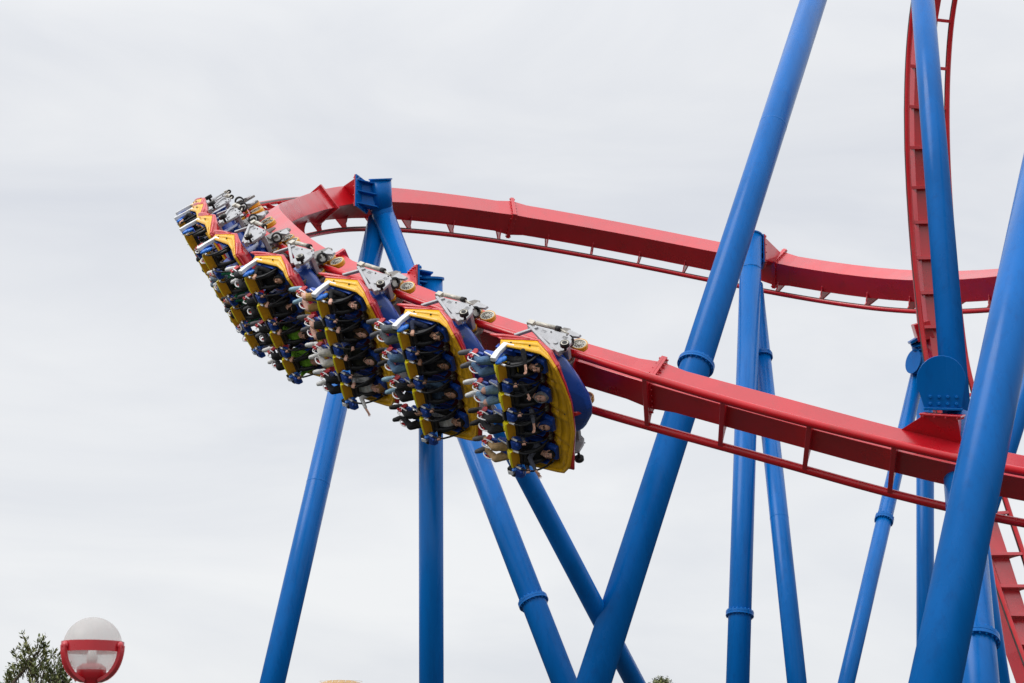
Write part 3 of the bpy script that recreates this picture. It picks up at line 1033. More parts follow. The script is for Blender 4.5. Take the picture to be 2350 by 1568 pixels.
        gr.build('guide_roller', [M['disc'], M['rubber'], M['rubber']], sw)
        # wheel bogie on the rail
        bg_ = MB()
        bo = [(-.82, -.26), (-.70, .12), (-.48, .40), (-.34, .42), (-.20, .22), (-.08, .14), (-.02, -.02), (-.10, -.20), (-.28, -.34), (-.68, -.36)]
        bg_.prism(bo, (0, e * .92, 0), ax, az, ay, -.03, .03)
        bg_.prism([(x * .9 - .02, z * .9) for x, z in bo], (0, e * .47, 0), ax, az, ay, -.02, .02)
        bg_.box((-.40, e * .95, -.05), (.16, .06, .10))
        bg_.box((-.38, e * .70, -.38), (.30, .26, .05))
        bg_.hexa([(-.30, e * .95, .10), (.02, e * .95, .20), (.02, e * .95, .30), (-.30, e * .95, .34),
                  (-.30, e * 1.01, .10), (.0, e * 1.0, .20), (.0, e * 1.0, .28), (-.30, e * 1.01, .32)], mi=1)
        bg_.lathe([(.09, -.03), (.13, -.03), (.13, .05), (.09, .05)], (-.10, e * 1.00, -.02), (0.9, e * .3, 0), 20, mi=2)
        for bx, bz in ((-.55, 0), (-.45, .2), (-.3, .28), (-.55, -.25), (-.3, -.25)):
            bg_.cyl((bx, e * .95, bz), (bx, e * .975, bz), .022, n=6, mi=2)
        bo_ = bg_.build('wheel_bogie', [M['steel'], M['silver'], M['rubber']], car, bevel=.006, segs=1)
        def wheel(x, y, z, axis, r, wd, nm):
            wl = MB()
            wl.lathe([(.0, wd * .5), (.045, wd * .5), (.05, wd * .3), (r * .70, wd * .25), (r * .74, wd * .42), (r * .86, wd * .47)], (x, y, z), axis, 28, mi=1, smooth=False)
            wl.lathe([(r * .86, wd * .47), (r * .95, wd * .5), (r, wd * .38), (r, wd * .08), (r * .975, 0), (r, -wd * .08), (r, -wd * .38), (r * .94, -wd * .5), (r * .78, -wd * .46)], (x, y, z), axis, 32, mi=0)
            wl.lathe([(r * .78, -wd * .46), (r * .6, -wd * .3), (0, -wd * .3)], (x, y, z), axis, 28, mi=1)
            axn = nrm(axis); aa = nrm(np.cross(axn, (1, .3, .2))); ab = np.cross(axn, aa)
            for k in range(9):
                q_ = 2 * math.pi * k / 9
                p = np.array([x, y, z]) + (aa * math.cos(q_) + ab * math.sin(q_)) * r * .47
                wl.cyl(p + axn * wd * .25, p + axn * (wd * .25 + .006), .016, n=8, mi=2)
            wl.build(nm, [M['tyre'], M['disc'], M['rubber']], bo_)
        ya = (0, e, 0)
        wheel(-.05, e * .70, .265, ya, .178, .12, 'running_wheel')
        wheel(-.42, e * .70, .265, ya, .178, .12, 'running_wheel')
        wheel(-.10, e * .72, -.20, ya, .11, .10, 'upstop_wheel')
        wheel(-.38, e * .72, -.20, ya, .11, .10, 'upstop_wheel')
        wheel(-.16, e * .90 - e * .055, -.0, (0, 0, -1), .055, .09, 'side_wheel')
    return car


car0 = make_car()
CAR_ARCS = [57.66 - 2.40 * k for k in range(8)]
CAR_LABELS = ['front car of the train, its blue nose bare and nearest the camera',
              'second coaster car from the front, directly behind the front car',
              'third coaster car from the front, holding the blond rider in a white shirt',
              'fourth coaster car, holding two riders in lime green tops',
              'coaster car with its topmost seat empty, ahead of the tail cars',
              'coaster car with empty top seat nearer the tail, sixth from the front',
              'coaster car second from the tail of the train at the far left',
              'tail car of the train, farthest left and mostly hidden']
CAR_MW = []
cars = []
for k, a in enumerate(CAR_ARCS):
    C, t, u, b, w = T1get(a)
    mw = frame_mw(C, t, -b, u)
    CAR_MW.append(mw)
    o = car0 if k == 0 else copy_tree(car0)
    o.matrix_world = mw
    tag(o, CAR_LABELS[k], 'coaster car', 'cars of the coaster train')
    cars.append(o)

# ------------------------------------------------------------------ riders
SLOTS = ['skin', 'top', 'sleeve', 'pants', 'knee', 'shin', 'shoe', 'dark', 'white', 'lip', 'sole']


def hand_caps(w, d, pn, side, curl, thumb, spread=0.0, sc=1.0):
    """w wrist, d finger direction, pn palm normal, side towards the thumb"""
    d = nrm(d); side = nrm(np.array(side) - d * (np.array(side) @ d)); pn = nrm(pn - d * (np.array(pn) @ d) - side * (np.array(pn) @ side))
    out = []
    w = np.array(w, float)
    k = w + d * .095 * sc
    for o in (-.030, -.010, .010, .030):
        out.append((w + side * o * .6, .019 * sc, k + side * o, .0135 * sc, 'skin'))
    lens = [.074, .083, .078, .060]
    for i, o in enumerate((.031, .0105, -.0105, -.031)):
        p = k + side * o
        ln = lens[i] * sc
        fd = nrm(d + side * o * spread * 16)
        ang = 0
        for s_, (fr, cu) in enumerate(((.46, curl[0]), (.31, curl[1]), (.23, curl[2]))):
            ang += cu + (i - 1.5) * .04
            dv = fd * math.cos(ang) + pn * math.sin(ang)
            p2 = p + dv * ln * fr
            out.append((p, (.0105 - .0012 * s_) * sc, p2, (.0098 - .0012 * s_) * sc, 'skin'))
            p = p2
    p = w + d * .028 + side * .026
    dv = nrm(d * .55 + side * .8 * (1 - thumb) + pn * (.25 + .6 * thumb))
    p2 = p + dv * .05 * sc
    out.append((p, .0155 * sc, p2, .0115 * sc, 'skin'))
    dv2 = nrm(dv + d * .5 + pn * thumb * .5)
    out.append((p2, .0115 * sc, p2 + dv2 * .036 * sc, .009 * sc, 'skin'))
    return out


HEADC = np.array((-.095, 0, -1.185))


def head_frame(yaw, pitch):
    f = np.array((math.sin(pitch), 0, -math.cos(pitch)))
    upv = np.array((math.cos(pitch), 0, math.sin(pitch)))
    sdv = np.cross(upv, f)
    f2 = f * math.cos(yaw) + sdv * math.sin(yaw)
    sd2 = np.cross(upv, f2)
    return f2, upv, sd2


def arm_caps(e, kind):
    """e = -1 upper side in the photo, +1 lower side"""
    S = np.array((-.335, e * .185, -1.225))
    c = []
    if kind == 'hold':
        E = np.array((-.585, e * .315, -1.36)); W = np.array((-.415, e * .272, -1.545))
        d = nrm((.55, -e * .02, -.83)); pn = np.array((0.0, -e * 1.0, 0.0)); side = np.array((.83, 0, .55))
        h = hand_caps(W + nrm(W - E) * .01, d, pn, side, (.75, 1.25, .9), .55)
    elif kind == 'reach':
        E = np.array((-.30, e * .44, -1.30)); W = np.array((-.13, e * .27, -1.50))
        d = nrm((.30, -e * .62, -.45)); pn = nrm((.5, -e * .05, -.8)); side = np.array((.8, e * .6, -.2))
        h = hand_caps(W + d * .02, d, pn, side, (.30, .45, .35), .1, .5)
    elif kind == 'fist':
        E = np.array((-.40, e * .40, -1.38)); W = np.array((-.20, e * .24, -1.47))
        d = nrm((.6, -e * .35, -.35)); pn = nrm((.2, e * .1, -.8)); side = np.array((.3, e * .8, -.2))
        h = hand_caps(W + d * .02, d, pn, side, (1.1, 1.5, 1.0), .8)
    elif kind == 'fall':
        E = np.array((-.36, e * .10 + .06, -1.50)); W = np.array((-.20, e * .08 + .27, -1.57))
        d = nrm((.62, .60, -.15)); pn = nrm((.35, -.25, -.85)); side = np.array((.5, -.75, 0))
        h = hand_caps(W + d * .02, d, pn, side, (.08, .15, .12), .0, .8)
    else:  # 'out'
        E = np.array((-.48, e * .36, -1.42)); W = np.array((-.64, e * .36, -1.62))
        d = nrm((-.62, -e * .05, -.5)); pn = nrm((.3, -e * .3, .6)); side = np.array((.1, e * .9, -.3))
        h = hand_caps(W + d * .02, d, pn, side, (.15, .2, .15), .0, .6)
    M1 = S + (E - S) * .5
    c.append((S, .072, M1, .060, 'sleeve')); c.append((M1, .060, E, .050, 'sleeve'))
    M2 = E + (W - E) * .35
    c.append((E, .051, M2, .049, 'sleeve')); c.append((M2, .049, E + (W - E) * .9, .036, 'sleeve'))
    c.append((E + (W - E) * .88, .030, W + nrm(W - E) * .03, .025, 'skin'))
    return c + h


def body_mesh(name, arms, yaw, pitch=.22, kneeX=0.0, sunglasses=False, fem=False):
    c = []
    A = lambda p0, r0, p1, r1, l: c.append((np.array(p0, float), r0, np.array(p1, float), r1, l))
    # trunk
    A((-.80, -.085, -1.335), .118, (-.80, .085, -1.335), .118, 'pants')
    A((-.74, -.075, -1.32), .118, (-.74, .075, -1.32), .118, 'top')
    A((-.62, -.075, -1.30), .110, (-.62, .075, -1.30), .110, 'top')
    A((-.50, -.09, -1.275), .118, (-.50, .09, -1.275), .118, 'top')
    A((-.40, -.10, -1.255), .118, (-.40, .10, -1.255), .118, 'top')
    A((-.335, -.15, -1.225), .078, (-.335, .15, -1.225), .078, 'top')
    A((-.30, -.06, -1.22), .07, (-.30, .06, -1.22), .07, 'top')
    A((-.28, 0, -1.215), .062, (-.17, 0, -1.19), .054, 'skin')
    # head
    f, upv, sdv = head_frame(yaw, pitch)
    H = HEADC
    hp = lambda u_, f_, s_=0.0: H + upv * u_ + f * f_ + sdv * s_
    c.append((hp(.035, -.035), .088, hp(.045, .012), .083, 'skin'))
    c.append((hp(.0, .0), .078, hp(-.045, .02), .066, 'skin'))
    c.append((hp(-.065, .03, -.025), .044, hp(-.065, .03, .025), .044, 'skin'))
    c.append((hp(-.095, .058, -.012), .026, hp(-.095, .058, .012), .026, 'skin'))
    c.append((hp(.018, .094), .011, hp(-.030, .112), .0165, 'skin'))
    c.append((hp(-.032, .100, -.014), .011, hp(-.032, .100, .014), .011, 'skin'))
    for e in (-1, 1):
        c.append((hp(.030, .078, .012 * e), .017, hp(.028, .064, .050 * e), .018, 'skin'))
        c.append((hp(-.030, .062, .044 * e), .027, hp(-.045, .06, .036 * e), .026, 'skin'))
        c.append((hp(.012, -.006, .083 * e), .014, hp(-.028, -.002, .080 * e), .011, 'skin'))
    c.append((hp(-.056, .086, -.014), .012, hp(-.056, .086, .014), .012, 'skin'))
    # legs
    for e in (-1, 1):
        hip = (-.84, e * .095, -1.35); kn = (-1.145 + kneeX, e * .155, -1.655); an = (-1.47, e * .15, -1.50)
        hip, kn, an = map(np.array, (hip, kn, an))
        m1 = hip + (kn - hip) * .5
        A(hip, .115, m1, .104, 'pants'); A(m1, .104, hip + (kn - hip) * .9, .090, 'pants')
        A(hip + (kn - hip) * .86, .088, kn, .080, 'knee')
        m2 = kn + (an - kn) * .35
        A(kn + (m2 - kn) * .3, .078, m2, .074, 'shin'); A(m2, .074, an, .052, 'shin')
        hl = np.array((-1.515, e * .15, -1.475)); ball_ = np.array((-1.60, e * .165, -1.575)); toe = np.array((-1.655, e * .17, -1.63))
        A(an + (hl - an) * .6, .052, hl, .056, 'shoe'); A(hl, .056, ball_, .060, 'shoe'); A(ball_, .060, toe, .048, 'shoe')
        A(ball_ + (0, .018 * e, 0), .040, toe + (.02, .015 * e, .01), .033, 'shoe')
    c += arm_caps(-1, arms[0]) + arm_caps(1, arms[1])
    src = MB()
    for (p0, r0, p1, r1, l) in c:
        p0 = np.array(p0); p1 = np.array(p1)
        ln = np.linalg.norm(p1 - p0)
        if ln < 1e-4:
            src.ball(p0, r0); continue
        d = (p1 - p0) / ln
        path = []; rad = []
        for k in range(5):
            a = math.pi / 2 * k / 4
            path.append(p0 - d * r0 * math.cos(a) * .999); rad.append(max(r0 * math.sin(a), 1e-3))
        for k in range(5):
            a = math.pi / 2 * k / 4
            path.append(p1 + d * r1 * math.sin(a) * .999); rad.append(max(r1 * math.cos(a), 1e-3))
        # tube() uses gradients, so build rings by hand
        a_ = np.array([0, 0, 1.0]) if abs(d[2]) < .9 else np.array([1.0, 0, 0])
        u = nrm(a_ - d * (a_ @ d)); v = np.cross(d, u)
        n = 12
        vs = [P + r_ * (math.cos(2 * math.pi * j / n) * u + math.sin(2 * math.pi * j / n) * v) for P, r_ in zip(path, rad) for j in range(n)]
        fs = [(k * n + j, k * n + (j + 1) % n, (k + 1) * n + (j + 1) % n, (k + 1) * n + j) for k in range(9) for j in range(n)]
        fs += [tuple(range(n))[::-1], tuple(9 * n + j for j in range(n))]
        src.add(vs, fs, 0, True)
    tmp = bpy.data.objects.new('tmp', src.mesh('tmp', []) if False else src.mesh('tmp', [M['black']]))
    COL.objects.link(tmp)
    rm = tmp.modifiers.new('r', 'REMESH'); rm.mode = 'VOXEL'; rm.voxel_size = .0075
    sm = tmp.modifiers.new('s', 'SMOOTH'); sm.factor = .5; sm.iterations = 2
    dg = bpy.context.evaluated_depsgraph_get()
    me = bpy.data.meshes.new_from_object(tmp.evaluated_get(dg))
    bpy.data.objects.remove(tmp)
    nv = len(me.vertices)
    co = np.empty(nv * 3); me.vertices.foreach_get('co', co); co = co.reshape(-1, 3)
    best = np.full(nv, 1e9); lab = np.zeros(nv, int)
    for (p0, r0, p1, r1, l) in c:
        p0 = np.array(p0); d = np.array(p1) - p0
        k = np.clip(((co - p0) @ d) / (d @ d + 1e-12), 0, 1)
        ds = np.linalg.norm(co - p0 - k[:, None] * d, axis=1) - (r0 + (r1 - r0) * k)
        m_ = ds < best
        best[m_] = ds[m_]; lab[m_] = SLOTS.index(l)
    # cloth folds
    no = np.empty(nv * 3); me.vertices.foreach_get('normal', no); no = no.reshape(-1, 3)
    amp = np.where((lab == 1) | (lab == 2), .007, np.where((lab >= 3) & (lab <= 5), .006, np.where(lab == 6, .002, 0)))
    disp = np.zeros(nv)
    for i in np.nonzero(amp)[0]:
        p = Vector(co[i])
        disp[i] = mnoise.noise(Vector((p.x * 16, p.y * 11, p.z * 11))) + .5 * mnoise.noise(p * 34)
    co += no * (amp * disp)[:, None]
    me.vertices.foreach_set('co', co.ravel())
    npoly = len(me.polygons)
    pv = np.array([p.vertices[0] for p in me.polygons]); pv2 = np.array([p.vertices[2] for p in me.polygons])
    fl = np.where(lab[pv] == lab[pv2], lab[pv], lab[pv])
    # face paint zones on the head: brows/eyes (dark), eye whites, lips
    cen = (co[pv] + co[pv2]) / 2
    rel = cen - H
    uu = rel @ upv; ff = rel @ f; ss = rel @ sdv
    face = (ff > .06)
    for e in (-1, 1):
        eye = face & (((ss - e * .033) / .0155) ** 2 + ((uu - .006) / .0085) ** 2 < 1)
        fl[eye] = 8 if not sunglasses else 7
        iris = face & ((ss - e * .033) ** 2 + (uu - .006) ** 2 < .0066 ** 2)
        fl[iris] = 7
        brow = face & (np.abs(ss - e * .034) < .021) & (np.abs(uu - .031 + abs(e) * .0) < .0065)
        fl[brow] = 7
        if sunglasses:
            gl = face & (np.abs(ss - e * .034) < .028) & (np.abs(uu - .006) < .017)
            fl[gl] = 7
    mouth = face & (np.abs(ss) < .024) & (np.abs(uu + .060) < .0075)
    fl[mouth] = 9
    teeth = face & (np.abs(ss) < .018) & (np.abs(uu + .058) < .004)
    fl[teeth] = 8
    nrm_p = np.array([p.normal for p in me.polygons])
    sn = nrm_p @ nrm((-.65, 0, .75))
    foot = fl == 6
    fl[foot & (sn > .42)] = 10
    me.materials.clear()
    for k in SLOTS:
        me.materials.append(None)
    me.polygons.foreach_set('material_index', fl.astype(np.int32))
    me.polygons.foreach_set('use_smooth', np.ones(npoly, bool))
    me.update()
    me.name = name
    return me


def shell_mesh(kind, yaw, pitch=.22):
    """hair / hood / cap in the head frame"""
    f, upv, sdv = head_frame(yaw, pitch)
    H = HEADC
    hp = lambda u_, f_, s_=0.0: H + upv * u_ + f * f_ + sdv * s_
    mb = MB()
    ax = (sdv, f, upv)
    if kind in ('short', 'curly', 'beard'):
        mb.ball(hp(.050, -.022), (.092, .108, .088), ax, 20, 14)
        for e in (-1, 1):
            mb.ball(hp(.035, .035, .070 * e), (.020, .035, .05), ax, 10, 8)
        for i in range(-3, 4):
            mb.ball(hp(.098, .062 - abs(i) * .006, .018 * i), (.018, .026, .020), ax, 8, 6)
        if kind == 'curly':
            rnd = random.Random(3)
            for i in range(60):
                a = rnd.uniform(0, 2 * math.pi); z = rnd.uniform(-.2, 1)
                d = np.array((math.sqrt(1 - z * z) * math.cos(a), math.sqrt(1 - z * z) * math.sin(a), z))
                if d[1] > .55 and z < .5: continue
                mb.ball(hp(.05 + .095 * d[2], -.02 + .10 * d[1], .098 * d[0]), .024, ax, 8, 6)
        if kind == 'beard':
            for i in range(-4, 5):
                a = i / 4.0
                mb.ball(hp(-.082 + .045 * abs(a) ** 1.5, .072 - .06 * abs(a) ** 1.6, .060 * a), (.017, .017, .022), ax, 8, 6)
            mb.ball(hp(-.047, .100), (.022, .008, .005), ax, 8, 6)
    elif kind == 'long':
        mb.ball(hp(.045, -.022), (.098, .112, .092), ax, 20, 14)
        rnd = random.Random(5)
        for i in range(26):
            e = rnd.choice((-1, 1)); s_ = e * rnd.uniform(.06, .10)
            p0 = hp(.03, rnd.uniform(-.06, .05), s_)
            p1 = hp(-.10, rnd.uniform(-.04, .07), s_ * 1.1)
            p2 = hp(-.22 + rnd.uniform(-.04, .04), rnd.uniform(.0, .10), s_ * 1.05 + rnd.uniform(-.02, .02))
            mb.tube([p0, (p0 + p1) / 2 + rnd.uniform(-.01, .01), p1, (p1 + p2) / 2 + rnd.uniform(-.015, .015), p2], [.022, .024, .022, .018, .006], 7)
    elif kind == 'hood':
        mb2 = []
        n = 22; K = 9
        for k in range(K):
            a = k / (K - 1)
            ff_ = .048 - .158 * a
            sc = (1.0 + .18 * math.sin(math.pi * min(1, a * 1.15)) - .0 * a) if a < .75 else max(.25, 1.15 * (1 - ((a - .75) / .25) ** 2 * .8))
            for j in range(n):
                q_ = 2 * math.pi * j / n
                x = math.cos(q_) * .098 * sc; z = .012 + math.sin(q_) * .125 * sc
                mb2.append(hp(z, ff_ - .018 * math.sin(q_), x))
        fs = [(k * n + j, k * n + (j + 1) % n, (k + 1) * n + (j + 1) % n, (k + 1) * n + j) for k in range(K - 1) for j in range(n)]
        fs.append(tuple((K - 1) * n + j for j in range(n)))
        mb.add(mb2, fs, 0, True)
        rim = [hp(.012 + math.sin(2 * math.pi * j / 28) * .127, .050 - .018 * math.sin(2 * math.pi * j / 28), math.cos(2 * math.pi * j / 28) * .10) for j in range(28)]
        mb.tube(rim, .012, 8, closed=True)
    elif kind == 'beanie':
        mb.ball(hp(.066, -.018), (.098, .112, .086), ax, 20, 14)
        rim = [hp(.050 , math.sin(2 * math.pi * j / 24) * .112 - .016, math.cos(2 * math.pi * j / 24) * .096) for j in range(24)]
        mb.tube(rim, .016, 8, closed=True)
    elif kind == 'cap':
        mb.ball(hp(.062, -.018), (.095, .108, .080), ax, 20, 14)
        mb.hexa([hp(.058, .075, -.065), hp(.058, .075, .065), hp(.040, .165, .045), hp(.040, .165, -.045),
                 hp(.066, .075, -.065), hp(.066, .075, .065), hp(.047, .165, .045), hp(.047, .165, -.045)])
    return mb


MATC = {}


def cloth(name, colr, rough=.85):
    if name not in MATC:
        MATC[name] = mat(name, colr, rough, 1.4, var=.22, vscale=14, bump=.25, bscale=120)
    return MATC[name]


CL = {
    'black': (.010, .010, .012), 'charcoal': (.028, .029, .033), 'navy': (.012, .018, .045), 'grey': (.26, .27, .29), 'bluehood': (.012, .05, .24),
    'denim': (.095, .175, .30), 'lightdenim': (.20, .32, .46), 'darkdenim': (.045, .075, .13), 'greypants': (.11, .125, .14), 'khaki': (.42, .28, .14),
    'white': (.72, .72, .72), 'cream': (.60, .58, .54), 'olive': (.028, .030, .022), 'green': (.03, .24, .12), 'lime': (.20, .48, .035), 'tan': (.42, .25, .09),
    'greyjeans': (.17, .22, .29), 'heather': (.10, .105, .135), 'shoewhite': (.68, .68, .66), 'shoeblack': (.018, .018, .02), 'shoegrey': (.10, .10, .11), 'shoeblue': (.26, .42, .52), 'shoesole': (.42, .41, .38),
}
def CM(k): return cloth(k + '_cloth' if not k.startswith('shoe') else k.replace('shoe', '') + '_shoe', CL[k], .6 if k.startswith('shoe') else .85)


def skinmat(name, c):
    if name not in MATC:
        m = mat(name, c, .5, 1.4, var=.08, vscale=20, bump=.05, bscale=90)
        m.node_tree.nodes['Principled BSDF'].inputs['Subsurface Weight'].default_value = .08
        m.node_tree.nodes['Principled BSDF'].inputs['Subsurface Radius'].default_value = (.012, .005, .003)
        MATC[name] = m
    return MATC[name]


SK = {'fair': (.68, .39, .30), 'light': (.58, .32, .23), 'tan': (.46, .25, .165), 'brown': (.27, .135, .08)}
HAIR = {'blackhair': (.008, .007, .006), 'darkbrown': (.025, .014, .008), 'brown': (.07, .035, .016), 'blond': (.30, .17, .06)}
DARK = mat('dark_eye', (.012, .009, .008), .25, var=.1)
EYEW = mat('eye_white', (.62, .58, .54), .3, var=.05)
LIP = mat('lip', (.25, .06, .05), .4, var=.1)

VAR = {}
def variant(arms, yaw, sg=False):
    k = (arms, yaw, sg)
    if k not in VAR:
        VAR[k] = body_mesh('rider_body', arms, yaw, sunglasses=sg)
    return VAR[k]
HV = {}
def hairvar(kind, yaw):
    if (kind, yaw) not in HV:
        HV[(kind, yaw)] = shell_mesh(kind, yaw).mesh(kind, [M['black']])
    return HV[(kind, yaw)]


HH = ('hold', 'hold')
# car, seat, arms, yaw, skin, top, sleeve, pants, knee, shin, shoe, [(head cover kind, material name)], extras, label
P_ = [
 (0, 0, ('reach', 'hold'), .0, 'light', 'black', 'black', 'denim', 'denim', 'denim', 'shoegrey', [('beard', 'blackhair')], 'print', 'bearded man in black hoodie with yellow lettering and jeans, hand at his chin'),
 (0, 1, ('fist', 'hold'), -.2, 'fair', 'charcoal', 'charcoal', 'lightdenim', 'SKIN', 'lightdenim', 'shoewhite', [('hood', 'grey')], '', 'person in grey hood and ripped light jeans with bare knees, making a fist'),
 (0, 2, ('reach', 'hold'), .0, 'light', 'navy', 'heather', 'charcoal', 'charcoal', 'charcoal', 'shoeblack', [('hood', 'bluehood')], 'glasses', 'person in bright blue hood and sunglasses reaching out an open hand'),
 (0, 3, ('fall', 'hold'), -.2, 'light', 'black', 'heather', 'khaki', 'khaki', 'khaki', 'shoegrey', [('short', 'blackhair')], '', 'rider in khaki trousers at the bottom of the front car, arm hanging over the face'),
 (1, 0, HH, .0, 'tan', 'black', 'navy', 'greypants', 'greypants', 'greypants', 'shoegrey', [('beard', 'blackhair')], '', 'bearded man in dark navy jacket and grey trousers, topmost in the second car'),
 (1, 1, HH, -.2, 'brown', 'black', 'black', 'denim', 'denim', 'denim', 'shoeblack', [('long', 'blackhair')], '', 'rider all in black with blue jeans, second from the top in the second car'),
 (1, 2, ('out', 'hold'), -.2, 'tan', 'darkdenim', 'denim', 'black', 'black', 'black', 'shoeblue', [('long', 'darkbrown')], '', 'rider with long dark hair in a denim jacket, arm stretched over the yellow block'),
 (1, 3, ('out', 'hold'), .0, 'tan', 'white', 'black', 'black', 'black', 'black', 'shoeblack', [('short', 'blackhair')], '', 'dark haired man with white shirt under black jacket, lowest in the second car'),
 (2, 0, HH, -.2, 'fair', 'black', 'black', 'tan', 'SKIN', 'SKIN', 'shoeblue', [('short', 'blackhair')], '', 'rider in tan shorts with bare legs and pale blue shoes, topmost in the third car'),
 (2, 1, ('hold', 'fist'), .0, 'fair', 'black', 'black', 'charcoal', 'SKIN', 'SKIN', 'shoegrey', [('long', 'brown')], '', 'brown haired rider with bare legs resting a hand by the cheek'),
 (2, 2, HH, -.2, 'fair', 'olive', 'olive', 'cream', 'cream', 'cream', 'shoewhite', [('hood', 'olive')], '', 'smiling rider in dark olive hood with cream white trousers and white shoes'),
 (2, 3, ('hold', 'fall'), .0, 'fair', 'white', 'white', 'black', 'black', 'black', 'shoewhite', [('curly', 'blond')], '', 'blond man in white shirt and black trousers, lowest in the third car'),
 (3, 0, HH, .0, 'tan', 'black', 'black', 'charcoal', 'charcoal', 'charcoal', 'shoewhite', [('hood', 'black')], '', 'rider in black hood with dark trousers and white shoes, topmost in the fourth car'),
 (3, 1, HH, -.2, 'light', 'charcoal', 'black', 'black', 'black', 'black', 'shoeblack', [('cap', 'black')], '', 'rider in black cap and black clothes, second from top in the fourth car'),
 (3, 2, HH, .0, 'light', 'lime', 'black', 'black', 'black', 'black', 'shoegrey', [('short', 'darkbrown')], '', 'rider in lime green top, third from top in the fourth car'),
 (3, 3, HH, -.2, 'tan', 'lime', 'lime', 'black', 'black', 'black', 'shoewhite', [('short', 'blackhair')], '', 'rider with lime green top and sleeves, lowest in the fourth car'),
 (4, 1, ('out', 'hold'), .0, 'tan', 'green', 'green', 'greyjeans', 'greyjeans', 'greyjeans', 'shoewhite', [('short', 'blackhair')], '', 'rider in green long sleeves and grey blue jeans reaching out, below the empty seat'),
 (4, 2, ('out', 'hold'), -.2, 'tan', 'green', 'green', 'black', 'black', 'black', 'shoeblack', [('short', 'darkbrown')], '', 'rider in green long sleeves and black trousers, lower of the two in green'),
 (5, 1, HH, .0, 'tan', 'black', 'black', 'black', 'black', 'black', 'shoeblack', [('short', 'blackhair')], '', 'rider in black trousers just below the empty seat of the sixth car'),
 (5, 2, HH, -.2, 'fair', 'heather', 'heather', 'greyjeans', 'greyjeans', 'greyjeans', 'shoewhite', [('short', 'brown')], '', 'rider in faded grey jeans and white shoes in the sixth car'),
 (5, 3, HH, .0, 'light', 'navy', 'navy', 'greypants', 'greypants', 'greypants', 'shoegrey', [('cap', 'black')], '', 'rider in slate grey trousers, lowest in the sixth car'),
 (6, 0, HH, -.2, 'light', 'black', 'black', 'navy', 'navy', 'navy', 'shoeblack', [('hood', 'navy')], '', 'rider in dark navy with a hood, topmost in the car before the tail'),
 (6, 1, HH, .0, 'tan', 'charcoal', 'charcoal', 'darkdenim', 'darkdenim', 'darkdenim', 'shoewhite', [('short', 'blackhair')], '', 'rider in dark jeans and white shoes in the car before the tail'),
 (6, 2, HH, -.2, 'fair', 'grey', 'grey', 'black', 'black', 'black', 'shoegrey', [('long', 'brown')], '', 'rider in grey top with long brown hair in the car before the tail'),
 (7, 1, HH, .0, 'tan', 'black', 'black', 'darkdenim', 'darkdenim', 'darkdenim', 'shoeblack', [('short', 'blackhair')], '', 'rider in dark jeans and black shoes in the tail car'),
 (7, 2, HH, -.2, 'light', 'navy', 'navy', 'black', 'black', 'black', 'shoegrey', [('short', 'darkbrown')], '', 'rider in navy top in the tail car, barely showing'),
]
for (ci, si, arms, yaw, skn, top, slv, pan, kne, shi, sho, cover, extra, lab) in P_:
    me = variant(arms, yaw, extra == 'glasses')
    o = bpy.data.objects.new('person', me)
    COL.objects.link(o)
    o.matrix_world = CAR_MW[ci] @ Matrix.Translation((0, SEATY[si], 0))
    tag(o, lab, 'person', 'riders lying in the coaster train')
    sk = skinmat(skn + '_skin', SK[skn])
    g_ = lambda k: sk if k == 'SKIN' else CM(k)
    for i, m_ in enumerate([sk, CM(top), CM(slv), CM(pan), g_(kne), g_(shi), CM(sho), DARK, EYEW, LIP, CM('shoesole') if sho != 'shoegrey' else CM('shoeblack')]):
        o.material_slots[i].link = 'OBJECT'
        o.material_slots[i].material = m_
    for kind, mn in cover:
        nm = {'short': 'hair', 'curly': 'hair', 'beard': 'hair', 'long': 'hair', 'hood': 'hood', 'beanie': 'beanie', 'cap': 'cap'}[kind]
        h = bpy.data.objects.new(nm, hairvar(kind, yaw))
        COL.objects.link(h); h.parent = o
        h.material_slots[0].link = 'OBJECT'
        h.material_slots[0].material = cloth(mn, HAIR[mn], .55) if mn in HAIR else CM(mn)
    if extra == 'print':
        pr = MB()
        rnd = random.Random(2)
        for k in range(6):
            y = -.065 + .026 * k
            pr.box((-.43, y, -1.386), (.014, .009, .004))
            pr.box((-.43 + (.008 if k % 2 else -.008), y + .006, -1.387), (.004, .013, .004))
        pr.build('shirt_print', mat('yellow_print', (.55, .38, .03), .6), o)

# ------------------------------------------------------------------ globe lamp
lc = at(212.5, 1484, 15.3)
RL = 134 / 2 * 15.3 / F
lamp = thing('globe_lamp', (lc[0], lc[1], 0))
tag(lamp, 'frosted globe street lamp in a red ring and curved red straps, lower left', 'street lamp')
zc = float(lc[2])
gm_ = bpy.data.materials.new('frosted_acrylic'); gm_.use_nodes = True
_t = gm_.node_tree
_p = _t.nodes['Principled BSDF']
_p.inputs['Base Color'].default_value = (.70, .69, .67, 1)
_p.inputs['Roughness'].default_value = .25
_tr = _t.nodes.new('ShaderNodeBsdfTranslucent'); _tr.inputs['Color'].default_value = (.85, .84, .82, 1)
_tp = _t.nodes.new('ShaderNodeBsdfTransparent'); _tp.inputs['Color'].default_value = (.93, .93, .92, 1)
_m1 = _t.nodes.new('ShaderNodeMixShader'); _m2 = _t.nodes.new('ShaderNodeMixShader')
_n = _t.nodes.new('ShaderNodeTexNoise'); _n.inputs['Scale'].default_value = 5.0
_c = _t.nodes.new('ShaderNodeTexCoord'); _mp = _t.nodes.new('ShaderNodeMapping'); _mp.inputs['Scale'].default_value = (3, 3, .5)
_t.links.new(_c.outputs['Object'], _mp.inputs['Vector']); _t.links.new(_mp.outputs['Vector'], _n.inputs['Vector'])
